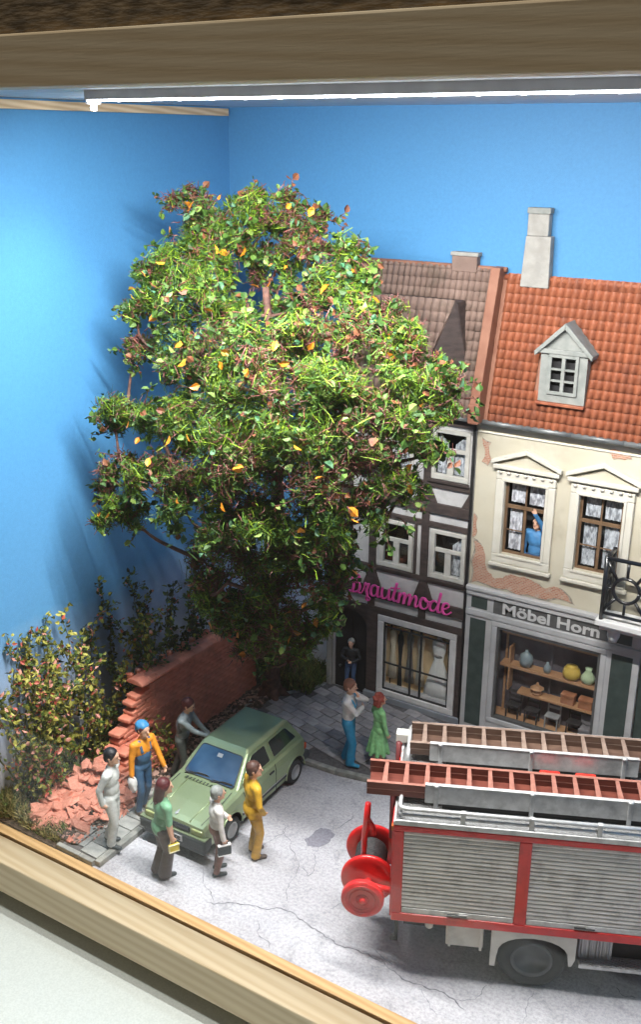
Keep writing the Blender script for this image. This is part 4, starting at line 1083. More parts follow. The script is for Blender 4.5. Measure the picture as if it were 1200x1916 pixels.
car = thing('hatchback_car', 'pale green three-door hatchback parked beside the brick wall', 'car', (-11.05, 14.40, 0), R(0.6))
st_ = [(-1.88, .70, .40, .60, .66), (-1.85, .755, .32, .70, .75), (-1.75, .785, .26, .76, .80), (-1.3, .80, .22, .83, .875), (-.78, .805, .21, .89, .945), (0, .81, .21, .905, .95), (1.2, .81, .22, .905, .95), (1.56, .79, .26, .90, .94), (1.66, .76, .32, .86, .90), (1.70, .72, .40, .78, .82)]
vs = []; fs = []; np_ = 14
for y, w, zb, zs, zt in st_:
    h_ = [(0, zb), (w * .86, zb), (w * .965, zb + .05), (w * .995, zb + .22), (w, zs - .16), (w * .965, zs - .02), (w * .90, zt - .018), (0, zt)]
    ring = h_ + [(-x, z) for x, z in h_[-2:0:-1]]
    vs += [(x, y, z) for x, z in ring]
for i in range(len(st_) - 1):
    for k in range(np_):
        a = i * np_ + k; b = i * np_ + (k + 1) % np_
        fs.append((a, a + np_, b + np_, b))
fs += [tuple(range(np_)), tuple(range(len(st_) * np_ - 1, (len(st_) - 1) * np_ - 1, -1))]
FYH, RYH, WZ, WR = -1.08, 1.22, .275, .275
tmp = MB().add(vs, fs).build('tmp_body', [MT['car'], MT['black_matt']])
bm = bmesh.new(); bm.from_mesh(tmp.data); bmesh.ops.recalc_face_normals(bm, faces=bm.faces); bm.to_mesh(tmp.data); bm.free()
cut = MB()
for y in (FYH, RYH):
    for sx_ in (-1, 1):
        cut.lathe([(.345, -.2), (.345, .2)], (sx_ * .80, y, WZ + .02), 'X', 28, mi=1)
cut = cut.build('tmp_cut', [MT['car'], MT['black_matt']])
bm = bmesh.new(); bm.from_mesh(cut.data); bmesh.ops.recalc_face_normals(bm, faces=bm.faces); bm.to_mesh(cut.data); bm.free()
bo = tmp.modifiers.new('b', 'BOOLEAN'); bo.object = cut; bo.operation = 'DIFFERENCE'; bo.solver = 'EXACT'
bme_ = evaluated(tmp)
bpy.data.objects.remove(tmp); bpy.data.objects.remove(cut)
body = link('body', bme_, car, bevel=.022, bseg=3)
# cabin
A = (-.80, 1.64, .735, .90); B = (-.17, 1.33, .555, 1.395); Cc = (-.08, 1.25, .50, 1.455)
def ring4(q): return [(-q[2], q[0], q[3]), (q[2], q[0], q[3]), (q[2], q[1], q[3]), (-q[2], q[1], q[3])]
vs = ring4(A) + ring4(B) + ring4(Cc) + [(0, .5, 1.475)]
fs = [(0, 1, 5, 4), (1, 2, 6, 5), (2, 3, 7, 6), (3, 0, 4, 7), (4, 5, 9, 8), (5, 6, 10, 9), (6, 7, 11, 10), (7, 4, 8, 11), (8, 9, 12), (9, 10, 12), (10, 11, 12), (11, 8, 12), (3, 2, 1, 0)]
cab = MB().add(vs, fs).build('cabin', MT['car'], car, False, bevel=.05, bseg=5)
def side_pt(sx_, y, z, out=.004):
    t = (z - .90) / (1.395 - .90); return (sx_ * (.735 - .18 * t + out), y, z + out * .3)
def round_poly(P, r=.05, k=4):
    out = []; n = len(P)
    for i in range(n):
        p = Vector(P[i]); a = (Vector(P[i - 1]) - p); b = (Vector(P[(i + 1) % n]) - p)
        ra = min(r, a.length * .4); rb = min(r, b.length * .4)
        p0 = p + a.normalized() * ra; p1 = p + b.normalized() * rb
        for j in range(k + 1):
            t = j / k; out.append(tuple(p0 * (1 - t) ** 2 + p * 2 * t * (1 - t) + p1 * t * t))
    return out
for sx_ in (1, -1):
    for poly in ([(-.60, .985), (.40, .985), (.36, 1.345), (-.10, 1.345)], [(.53, .985), (1.40, 1.02), (1.14, 1.345), (.49, 1.345)]):
        q = [side_pt(sx_, y, z, .006) for y, z in poly]
        g_ = MB().prism(round_poly(q, .06), (sx_ * .008, 0, .003)).build('side_window', MT['car_glass'], car, False)
        c = [side_pt(sx_, y, z, .010) for y, z in poly]; rp_ = round_poly(c, .06); rp_.append(rp_[0])
        MB().tube(rp_, .012, 6, caps=False).build('window_trim', MT['car'], g_, False, smooth=True)
    # door gaps, moulding, handle
    MB().tube([(sx_ * .806, -.62, .28), (sx_ * .812, -.62, .75), (sx_ * .79, -.66, .90)], .006, 5).build('door_gap', MT['black_matt'], car, False)
    MB().tube([(sx_ * .806, .47, .28), (sx_ * .814, .47, .75), (sx_ * .79, .46, .90)], .006, 5).build('door_gap', MT['black_matt'], car, False)
    box('side_moulding', MT['bumper'], car, sx_ * .802 - .012, sx_ * .802 + .016, -.72, .86, .38, .44, world=False, bevel=.008)
    box('chrome_strip', MT['rim'], car, sx_ * .804 - .012, sx_ * .804 + .016, -.72, .86, .444, .456, world=False)
    box('door_handle', MT['black'], car, sx_ * .806 - .012, sx_ * .806 + .016, .24, .40, .76, .80, world=False, bevel=.008)
    for y in (FYH, RYH):
        MB().tube([(sx_ * .805, y + .355 * math.cos(t), WZ + .02 + .355 * math.sin(t)) for t in [R(-5) + R(190) * q / 18 for q in range(19)]], .018, 6).build('arch_lip', MT['car'], car, False, smooth=True)
# windscreen
def ws(u_, t, out=.006):
    w = .735 - .18 * t; y = -.80 + .63 * t; z = .90 + .495 * t
    return (u_ * w, y - out * .62, z + out * .79)
scr = MB().prism(round_poly([ws(-.84, .10), ws(.84, .10), ws(.86, .90), ws(-.86, .90)], .07), (0, -.005, .007)).build('windscreen', MT['screen_glass'], car, False)
wt = round_poly([ws(-.85, .085, .01), ws(.85, .085, .01), ws(.87, .915, .01), ws(-.87, .915, .01)], .07); wt.append(wt[0])
MB().tube(wt, .011, 6, caps=False).build('seal', MT['bumper'], scr, False, smooth=True)
MB().prism([ws(-.10, .70, .016), ws(.10, .70, .016), ws(.10, .80, .016), ws(-.10, .80, .016)], (0, -.004, .006)).build('mirror', MT['rim'], scr, False)
for x0 in (-.55, .05):
    MB().tube([ws(x0 / .7, .04, .02), ws((x0 + .30) / .7, .16, .03), ws((x0 + .50) / .7, .17, .03)], .011, 6).build('wiper', MT['black_matt'], car, False)
    MB().tube([ws((x0 + .05) / .7, .12, .022), ws((x0 + .55) / .7, .15, .022)], .008, 6).build('wiper_blade', MT['black_matt'], car, False)
for i in range(24):
    x = -.48 + i * .042
    box('vent', MT['bumper'] if i % 2 else MT['car'], car, x, x + .018, -.92, -.84, .935, .948, world=False)
# bonnet creases
for sx_ in (-1, 1):
    MB().tube([(sx_ * .64, -.85, .935), (sx_ * .66, -1.3, .872), (sx_ * .62, -1.80, .775)], .007, 5).build('bonnet_gap', MT['bumper'], car, False)
    MB().tube([(sx_ * .40, -.88, .938), (sx_ * .40, -1.3, .873), (sx_ * .36, -1.82, .770)], .014, 6).build('bonnet_crease', MT['car'], car, False, smooth=True)
MB().prism([(0, -1.80, .785), (.035, -1.76, .79), (0, -1.66, .815), (-.035, -1.76, .79)], (0, -.01, .018)).build('badge', MT['rim'], car, False)
# face
box('grille', MT['black'], car, -.40, .40, -1.902, -1.83, .585, .69, world=False, bevel=.01)
for sx_ in (-1, 1):
    o = box('headlight', MT['lamp_glass'], car, min(sx_ * .43, sx_ * .69), max(sx_ * .43, sx_ * .69), -1.895, -1.80, .56, .69, world=False, bevel=.025)
box('bumper', MT['bumper'], car, -.80, .80, -1.96, -1.70, .30, .53, world=False, bevel=.05, bseg=3)
box('bumper_strip', MT['car'], car, -.79, .79, -1.935, -1.80, .534, .556, world=False)
box('spoiler', MT['bumper'], car, -.74, .74, -1.90, -1.70, .17, .296, world=False, bevel=.03)
pl = box('licence_plate', MT['plate_white'], car, -.27, .27, -1.972, -1.962, .37, .50, world=False, bevel=.004)
vs, fs = text_mb('F FS 808', .12, .003, bold=.002)
mnx, mxx = min(v[0] for v in vs), max(v[0] for v in vs); kx = .46 / (mxx - mnx)
MB().add([(-.23 + (x - mnx) * kx, -1.974 - z, .392 + y) for x, y, z in vs], fs).build('plate_text', MT['black_matt'], pl, False)
# tail
box('rear_bumper', MT['bumper'], car, -.81, .81, 1.50, 1.80, .34, .53, world=False, bevel=.05, bseg=3)
for sx_ in (-1, 1):
    box('tail_light', MT['tail'], car, min(sx_ * .60, sx_ * .775), max(sx_ * .60, sx_ * .775), 1.60, 1.715, .60, .74, world=False, bevel=.02)
MB().prism([(-.58, 1.605, 1.0), (.58, 1.605, 1.0), (.46, 1.40, 1.33), (-.46, 1.40, 1.33)], (0, .012, .008)).build('rear_window', MT['car_glass'], car, False)
def wheel(parent, x, y, z, r_, w, side, rim_m, tyre_m, hub=.5, axis='X', name='wheel', holes=6):
    wl = MB(); s_ = side
    wl.lathe([(r_ * .55, -w / 2), (r_ * .88, -w / 2), (r_ * .97, -w * .38), (r_, -w * .2), (r_, w * .2), (r_ * .97, w * .38), (r_ * .88, w / 2), (r_ * .62, w / 2), (r_ * .58, w * .3), (.02, w * .3)][::1] if s_ > 0 else
             [(r_ * .02, -w * .3), (r_ * .58, -w * .3), (r_ * .62, -w / 2), (r_ * .88, -w / 2), (r_ * .97, -w * .38), (r_, -w * .2), (r_, w * .2), (r_ * .97, w * .38), (r_ * .88, w / 2), (r_ * .55, w / 2)], (x, y, z), axis, 32)
    t_ = wl.build(name, tyre_m, parent, False, smooth=True)
    e = w / 2 * s_
    a = [(.01, e * .72), (r_ * .22, e * .74), (r_ * .26, e * .60), (r_ * .46, e * .66), (r_ * .52, e * .92), (r_ * .60, e * .98), (r_ * .62, e * .85)]
    MB().lathe(a, (x, y, z), axis, 28).build('rim', rim_m, t_, False, smooth=True)
    for k in range(holes):
        t = 2 * math.pi * k / holes
        ca, cb = r_ * .36 * math.cos(t), r_ * .36 * math.sin(t)
        pos = (x + e * .64, y + ca, z + cb) if axis == 'X' else (x + ca, y + e * .64, z + cb)
        MB().lathe([(r_ * .055, -.012), (r_ * .055, .012)], pos, axis, 8).build('rim_hole', MT['black_matt'], t_, False)
    return t_
for y in (FYH, RYH):
    for sx_ in (-1, 1):
        wheel(car, sx_ * .71, y, WZ, WR, .20, sx_, MT['rim'], MT['tyre'])

# ================================================================== THE FIRE ENGINE
MT['red'] = M('fire_red', (0.646, 0.015, 0.017), (0.745, 0.025, 0.025), ns=3, rough=.28, coat=.35)
MT['dark_red'] = M('dark_red', (0.10, 0.018, 0.02), (0.15, 0.03, 0.03), ns=4, rough=.5)
MT['silver'] = M('painted_silver', (0.483, 0.489, 0.494), (0.644, 0.650, 0.655), ns=6, rough=.38, metal=.3, bump=.06, bs=40)
MT['shutter'] = M('silver_shutter', (0.673, 0.664, 0.640), (0.865, 0.849, 0.825), ns=4, rough=.42, metal=.15, stretch=(.4, 1, 3))
MT['cream_white'] = M('ivory_plastic', (0.632, 0.621, 0.575), (0.713, 0.701, 0.655), ns=4, rough=.5)
MT['lad_red'] = M('red_brown_ladder', (0.114, 0.028, 0.019), (0.173, 0.049, 0.033), ns=5, rough=.45, stretch=(.5, 3, 3))
MT['lad_brown'] = M('brown_ladder', (0.092, 0.050, 0.034), (0.152, 0.092, 0.068), ns=5, rough=.5, stretch=(.5, 3, 3))
MT['lad_red_rung'] = M('pale_ladder_edge', (0.272, 0.108, 0.080), (0.336, 0.152, 0.116), ns=9, rough=.5)  # paler colour for the rungs and top edges of the red ladder
MT['lad_brown_rung'] = M('pale_brown_edge', (0.204, 0.140, 0.111), (0.272, 0.200, 0.162), ns=9, rough=.5)  # paler brown for rungs and edge strips
MT['hose'] = M('black_hose', (0.03, 0.03, 0.032), (0.075, 0.075, 0.08), ns=20, rough=.6)
MT['red_lens'] = M('red_lamp', (0.62, 0.02, 0.015), (0.75, 0.05, 0.03), ns=5, rough=.2, coat=.5)
MT['truck_rim'] = M('dark_truck_rim', (0.045, 0.05, 0.055), (0.07, 0.075, 0.08), ns=5, rough=.45)
weather(MT['shutter'], (0.30, 0.29, 0.28), 3.0, .50, .72, .6); weather(MT['silver'], (0.24, 0.24, 0.24), 4.0, .50, .72, .6); weather(MT['red'], (0.30, 0.012, 0.014), 3.5, .52, .74, .6); weather(MT['cream_white'], (0.34, 0.33, 0.30), 3.0, .52, .74, .5)
def cheq_mat():
    m, nt, b = new_mat('chequer_plate'); N, Lk = nt.nodes, nt.links
    b.inputs['Base Color'].default_value = (.46, .465, .47, 1); b.inputs['Metallic'].default_value = .35; b.inputs['Roughness'].default_value = .34
    tc = N.new('ShaderNodeTexCoord')
    hs = []
    for rot in (45, -45):
        mp = N.new('ShaderNodeMapping'); mp.inputs['Rotation'].default_value = (0, 0, R(rot)); mp.inputs['Scale'].default_value = (12, 26, 1)
        Lk.new(tc.outputs['Object'], mp.inputs['Vector'])
        ck = N.new('ShaderNodeTexVoronoi'); ck.inputs['Scale'].default_value = 1.0; ck.inputs['Randomness'].default_value = .25; ck.voronoi_dimensions = '2D'
        Lk.new(mp.outputs['Vector'], ck.inputs['Vector']); hs.append(ck)
    mn = N.new('ShaderNodeMath'); mn.operation = 'MINIMUM'; Lk.new(hs[0].outputs['Distance'], mn.inputs[0]); Lk.new(hs[1].outputs['Distance'], mn.inputs[1])
    mr = N.new('ShaderNodeMapRange'); mr.inputs['From Min'].default_value = .18; mr.inputs['From Max'].default_value = .42; mr.inputs['To Min'].default_value = 1; mr.inputs['To Max'].default_value = 0
    Lk.new(mn.outputs[0], mr.inputs['Value'])
    bp = N.new('ShaderNodeBump'); bp.inputs['Strength'].default_value = 1.0; bp.inputs['Distance'].default_value = .035
    Lk.new(mr.outputs['Result'], bp.inputs['Height']); Lk.new(bp.outputs['Normal'], b.inputs['Normal'])
    return m
MT['chequer'] = cheq_mat()

tk = thing('fire_engine', 'red fire engine with silver roller shutters, ladders on its roof and hose reel', 'fire engine', (-3.99, 12.91, 0), R(24))
def tb(name, mat, *a, bevel=.0, parent=None, **kw):
    return box(name, MT[mat], parent or tk, *a, bevel=bevel, world=False, **kw)
VF = 2.42
tb('body', 'red', -2.22, 3.70, .02, VF, 1.16, 2.94, bevel=.03)
tb('chassis', 'black_matt', -2.05, 5.4, .55, 1.85, .55, 1.155)
for z0, z1 in ((1.13, 1.29), (2.86, 2.97)):
    tb('side_rail', 'red', -2.24, 3.72, -.055, .0, z0, z1, bevel=.018)
posts = [(-2.24, -2.08), (-.295, -.105), (1.72, 1.90), (3.56, 3.72)]
for a, b_ in posts:
    tb('side_post', 'red', a, b_, -.052, .0, 1.292, 2.858, bevel=.016)
for (a, b_) in ((-2.078, -.297), (-.103, 1.718), (1.902, 3.558)):
    m = MB(); n = 19; z0, z1 = 1.40, 2.855; vs = []
    P_ = []
    for i in range(n):
        zz = z0 + (z1 - z0) * i / n; hgt = (z1 - z0) / n
        P_ += [(-.004, zz), (-.030, zz + hgt * .18), (-.034, zz + hgt * .5), (-.026, zz + hgt * .85)]
    P_.append((-.004, z1))
    for v_, z in P_:
        vs += [(a, v_, z), (b_, v_, z)]
    m.add(vs, [(2 * i, 2 * i + 1, 2 * i + 3, 2 * i + 2) for i in range(len(P_) - 1)])
    s_ = m.build('roller_shutter', MT['shutter'], tk, False)
    tb('end_bar', 'silver', a + .005, b_ - .005, -.040, .0, 1.295, 1.395, bevel=.012, parent=s_)
    xm = (a + b_) / 2
    tb('lock', 'black', xm - .16, xm + .16, -.062, -.041, 1.325, 1.352, bevel=.006, parent=s_)
    tb('latch', 'silver', xm + .02, xm + .19, -.060, -.041, 1.354, 1.376, bevel=.006, parent=s_)
# roof
rfp = tb('roof_plate', 'chequer', -2.20, 3.70, .0, VF, 2.973, 3.02, bevel=.012)
tb('edge_plate', 'silver', -2.23, 3.70, -.06, -.02, 2.975, 3.07, bevel=.012)
tb('edge_plate', 'silver', -2.25, -2.205, -.06, VF, 2.975, 3.05, bevel=.012)
def tt(name, mat, pts, r_, parent=None, seg=10):
    return MB().tube(pts, r_, seg).build(name, MT[mat], parent or tk, False, smooth=True)
def bend(P, r_=.12, k=5):
    out = [P[0]]
    for i in range(1, len(P) - 1):
        p = Vector(P[i]); a = (Vector(P[i - 1]) - p).normalized() * r_; b = (Vector(P[i + 1]) - p).normalized() * r_
        for j in range(k + 1):
            t = j / k; out.append(tuple((p + a) * (1 - t) ** 2 + p * 2 * t * (1 - t) + (p + b) * t * t))
    return out + [P[-1]]
tt('guard_rail', 'silver', bend([(3.6, .0, 3.255), (-2.16, .0, 3.255), (-2.16, .40, 3.20), (-2.16, .55, 3.05)]), .033)
tt('guard_rail', 'silver', bend([(3.6, .0, 3.14), (-2.17, .0, 3.14), (-2.17, .30, 3.05)]), .024)
tt('guard_rail', 'silver', bend([(3.4, VF, 3.30), (-1.78, VF, 3.30)]), .038)
tt('guard_rail', 'silver', bend([(-2.12, 1.50, 3.04), (-2.12, 1.50, 3.26), (-2.12, VF, 3.26), (-1.7, VF, 3.26), (-1.6, VF, 3.04)], .14), .032)
for u_ in (-1.18, -.14, .88, 1.95, 3.0):
    for v_ in (.0, VF):
        tb('rail_post', 'silver', u_ - .04, u_ + .04, v_ - .04, v_ + .04, 3.02, 3.29, bevel=.015)
# ladder gantries: upright plates
for v_, ua, ub in ((.37, -1.79, 3.3), (1.56, -1.76, 1.66)):
    g_ = tb('gantry_plate', 'silver', ua, ub, v_ - .012, v_ + .012, 3.13, 3.455, bevel=.008)
    tb('gantry_lip', 'silver', ua, ub, v_ - .02, v_ + .05, 3.457, 3.475, bevel=.005, parent=g_)
    for u_ in np.arange(ua + .18, ub, 1.48 if v_ < 1 else 1.50):
        tb('gantry_post', 'silver', u_ - .035, u_ + .035, v_ - .045, v_ - .013, 3.022, 3.46, bevel=.012, parent=g_)
        MB().lathe([(.02, -.02), (.045, -.01), (.045, .02), (.02, .03)], (u_, v_ - .03, 3.47), 'Z', 10).build('bolt', MT['silver'], g_, False, smooth=True)
    tb('black_strip', 'black_matt', ua + .28, ub - .1, v_ + .03, v_ + .12, 3.022, 3.16)  # black boxes on the roof behind each gantry plate
tb('locker', 'black_matt', -.1, 1.5, 1.15, 1.45, 3.022, 3.09)
for u_ in (.22, .80):
    t_ = tb('lamp_base', 'cream_white', u_ - .22, u_ + .22, 1.22, 1.44, 3.092, 3.15, bevel=.03)
    tb('red_lamp', 'red_lens', u_ - .17, u_ + .17, 1.25, 1.41, 3.152, 3.235, bevel=.03, parent=t_)
# rear fittings
tt('rear_post', 'dark_red', [(-2.30, .52, 2.30), (-2.30, .52, 3.22)], .045)
tt('rear_post', 'dark_red', [(-2.30, 1.9, 2.30), (-2.30, 1.9, 3.22)], .045)
tb('corner_lamp', 'cream_white', -2.36, -2.12, 2.06, 2.26, 3.10, 3.28, bevel=.02)
tb('rear_wall', 'red', -2.27, -2.222, .02, VF, 1.16, 2.94)
tb('marker_lamp', 'tail', -2.275, -2.245, -.05, .04, 2.86, 2.95)
tb('tow_hook', 'black_matt', -2.18, -2.12, .02, .08, .66, 1.12); tb('tow_hook_tip', 'black_matt', -2.24, -2.121, .02, .08, .66, .74)
# hose reel
REEL_U, REEL_Z = -2.70, 1.44
hr = MB().lathe([(.02, -.035), (.24, -.04), (.25, -.055), (.31, -.055), (.35, -.03), (.35, .05), (.30, .07), (.02, .07)], (REEL_U - .01, .02, REEL_Z), 'Y', 36).build('reel_cover', MT['red'], tk, False, smooth=True, bevel=.006)
for r_ in (.10, .20, .285):
    MB().tube([(REEL_U - .01 + r_ * math.cos(t), -.022 if r_ < .25 else -.036, REEL_Z + r_ * math.sin(t)) for t in [2 * math.pi * q / 28 for q in range(29)]], .009, 6, caps=False).build('reel_ring', MT['red'], hr, False, smooth=True)
MB().lathe([(.035, -.075), (.06, -.06), (.06, 0)], (REEL_U - .01, 0, REEL_Z), 'Y', 14).build('hub', MT['red'], hr, False, smooth=True)
for v_ in (.46, 1.27):
    fl = MB().lathe([(.30, -.03), (.43, -.045), (.455, -.02), (.455, .02), (.43, .045), (.30, .03)], (REEL_U + .04, v_, REEL_Z + .05), 'Y', 40).build('reel_flange', MT['red'], tk, False, smooth=True)
    MB().lathe([(.02, -.02), (.31, -.02), (.31, .02), (.02, .02)], (REEL_U + .04, v_, REEL_Z + .05), 'Y', 30).build('reel_disc', MT['red'], fl, False)
dr_ = MB().lathe([(.22, .48), (.22, 1.25)], (REEL_U + .04, 0, REEL_Z + .05), 'Y', 24).build('drum', MT['black_matt'], tk, False)
pts = []
for i in range(15 * 16 + 1):
    t = 2 * math.pi * i / 16; pts.append((REEL_U + .04 + .25 * math.cos(t), .53 + .66 * i / 240, REEL_Z + .05 + .25 * math.sin(t)))
MB().tube(pts, .027, 6).build('hose', MT['hose'], dr_, False, smooth=True)
tt('axle', 'red', [(REEL_U + .0, 0, REEL_Z), (REEL_U + .04, .46, REEL_Z + .04)], .06, hr)
tt('reel_handle', 'red', [(REEL_U - .06, .60, REEL_Z + .20), (REEL_U - .05, .60, 2.2), (REEL_U - .02, .60, 2.55), (REEL_U + .0, .60, 2.86)], [.05, .05, .055, .05])
tt('reel_handle', 'red', [(REEL_U + .10, .60, 2.25), (REEL_U + .08, .60, 2.42), (REEL_U + .0, .60, 2.55)], .045)
tt('reel_arm', 'red', [(REEL_U - .0, .46, REEL_Z + .1), (REEL_U - .06, .60, REEL_Z + .3)], .05)
tt('reel_arm', 'red', [(REEL_U + .02, .30, REEL_Z + .05), (-2.24, .30, REEL_Z - .02)], .055)
tt('reel_arm', 'red', [(REEL_U + .02, 1.35, REEL_Z + .05), (-2.24, 1.35, REEL_Z - .02)], .055)
# running gear
def mudguard(uc):
    ar = [(uc - .67, 1.128), (uc - .67, .42), (uc - .585, .42), (uc - .57, .70)]
    for i in range(13):
        t = math.pi * (1 - i / 12); ar.append((uc + .565 * math.cos(t) * (1 if abs(math.cos(t)) < .99 else 1), .62 + .42 * math.sin(t) ** .7 if math.sin(t) > 0 else .62))
    ar += [(uc + .57, .56), (uc + .62, .56), (uc + .67, .70), (uc + .67, 1.128)]
    for v0, v1 in ((-.045, .01), (VF - .01, VF + .04)):
        MB().prism([(x, v0, z) for x, z in ar], (0, v1 - v0, 0)).build('mudguard', MT['cream_white'], tk, False, bevel=.012)
    MB().prism([(uc - .62, .012, 1.05), (uc + .62, .012, 1.05), (uc + .62, .012, 1.125), (uc - .62, .012, 1.125)], (0, .45, 0)).build('mudguard_top', MT['cream_white'], tk, False)
mudguard(.05)
for u_, vs_ in ((.05, ((.16, -1), (.50, -1), (VF - .16, 1), (VF - .5, 1))), (4.35, ((.16, -1), (VF - .16, 1)))):
    for v_, s_ in vs_:
        wheel(tk, u_, v_, .555, .555, .31, s_, MT['truck_rim'], MT['tyre'], axis='Y', holes=8)
tb('locker_box', 'cream_white', -1.34, -.74, .02, .60, .69, 1.12, bevel=.015)
tb('locker_rib', 'cream_white', -1.30, -1.26, -.012, .018, .69, 1.12); tb('locker_rib', 'cream_white', -.80, -.76, -.012, .018, .66, 1.12)
MB().lathe([(.02, -.03), (.065, -.02), (.07, .06)], (-1.62, .06, 1.02), 'Y', 16).build('rear_lamp', MT['cream_white'], tk, False, smooth=True)
stp = tb('step', 'silver', .78, 2.9, -.05, .45, .55, .62, bevel=.015)
tb('step_tread', 'chequer', .80, 2.88, -.045, .45, .622, .64, parent=stp)
tb('step_riser', 'chequer', .78, 1.30, .10, .50, .64, 1.125, parent=stp)
tb('battery_box', 'black_matt', 1.32, 2.88, .18, .6, .645, 1.12)
# the cab, beyond the picture's right edge
MB().prism([(3.78, .04, .70), (5.75, .04, .70), (5.80, .04, 1.75), (5.62, .04, 2.80), (3.78, .04, 2.85)], (0, VF - .08, 0)).build('cab', MT['red'], tk, False, bevel=.06, bseg=3)
for v_ in (.03, VF - .045):
    tb('cab_window', 'car_glass', 4.0, 5.45, v_, v_ + .015, 1.85, 2.6)
MB().prism([(5.80, .2, 1.85), (5.80, VF - .2, 1.85), (5.67, VF - .25, 2.62), (5.67, .25, 2.62)], (.01, 0, 0)).build('windscreen', MT['car_glass'], tk, False)
tb('bumper', 'cream_white', 5.7, 5.95, .05, VF - .05, .55, .85, bevel=.04)

# ladders lie on the roof: things of their own, placed in the truck's frame
TM = Matrix.Translation(Vector((-3.99, 12.91, 0))) @ Matrix.Rotation(R(24), 4, 'Z')
def ladder(u0, u1, va, vb, z0, mm, rm, label, pitch=.335, ph=.18, tiers=2):
    o = thing('ladder', label, 'ladder', TM @ Vector(((u0 + u1) / 2, (va + vb) / 2, z0)), R(24), 'ladders on the fire engine roof')
    L = (u1 - u0) / 2; W = (vb - va) / 2
    for t in range(tiers):
        zz = t * .118
        for s_ in (-1, 1):
            q = box('stringer', MT[mm], o, -L, L, s_ * W - .028, s_ * W + .028, zz, zz + .105, world=False, bevel=.008)
            box('edge_strip', MT[rm], q, -L, L, s_ * W - .030, s_ * W + .030, zz + .106, zz + .117, world=False)
        u_ = -L + ph + (0 if t == tiers - 1 else pitch / 2)
        while u_ < L - .05:
            if t == tiers - 1:
                MB().prism([(u_ - .045, -W + .03, zz + .085), (u_ + .045, -W + .03, zz + .085), (u_ + .03, W - .03, zz + .085), (u_ - .03, W - .03, zz + .085)], (0, 0, .03)).build('rung', MT[rm], o, False, bevel=.006)
            u_ += pitch
    box('tier_shade_plate', MT[mm], o, -L + .02, L - .02, -W + .03, W - .03, .0, .018, world=False)  # solid plate for the lower section and the shade seen between the rungs
    return o
ladder(-2.72, 3.4, .48, 1.08, 3.14, 'lad_red', 'lad_red_rung', 'red brown ladder nearest the viewer on the fire engine roof', ph=.28)
ladder(-2.10, 3.4, 1.68, 2.30, 3.16, 'lad_brown', 'lad_brown_rung', 'darker brown ladder on the far side of the fire engine roof', ph=.24)

# ================================================================== PEOPLE (painted model figures)
MT['skin'] = M('painted_skin', (0.66, 0.37, 0.25), (0.72, 0.43, 0.30), ns=12, rough=.5)
MT['eye'] = M('painted_eye', (0.02, 0.015, 0.012), None, rough=.4)
MT['lip'] = M('painted_lip', (0.45, 0.12, 0.09), None, rough=.45)
def paint(name, c, k=.14, rough=.5):
    return M(name, tuple(v * (1 - k) for v in c), tuple(min(1, v * (1 + k)) for v in c), ns=9, rough=rough, bump=.5, bs=11, bdist=.04)
PC = {}
for n_, c_ in dict(white=(.60, .62, .61), hairblack=(.012, .012, .015), shoe=(.035, .045, .05), orange=(.78, .29, .025), denim=(.055, .125, .235), capblue=(.055, .26, .52), hairred=(.085, .018, .020), greytop=(.26, .31, .33), greyvest=(.10, .11, .115), greyleg=(.09, .10, .092),
                   green=(.19, .42, .25), brownleg=(.085, .062, .058), hairgrey=(.26, .28, .27), brownpants=(.20, .095, .070), yellow=(.62, .36, .035), yellowleg=(.56, .31, .035), hairbrown=(.085, .040, .030), brownshoe=(.085, .06, .05), whiteshirt=(.72, .70, .68), blueleg=(.015, .23, .42), bluebelt=(.03, .36, .62), hairchest=(.22, .095, .06), dress=(.25, .56, .24), hairginger=(.30, .055, .035), jacketblue=(.055, .20, .42), black=(.018, .018, .022), jeans=(.05, .09, .18), glove=(.74, .74, .74)).items():
    PC[n_] = paint('paint_' + n_, c_)

def seg_dist(P, a, b, ra, rb):
    d = b - a; L = max(1e-9, d @ d); t = np.clip(((P - a) @ d) / L, 0, 1)
    return np.linalg.norm(P - (a + t[:, None] * d), axis=1) - (ra + (rb - ra) * t)

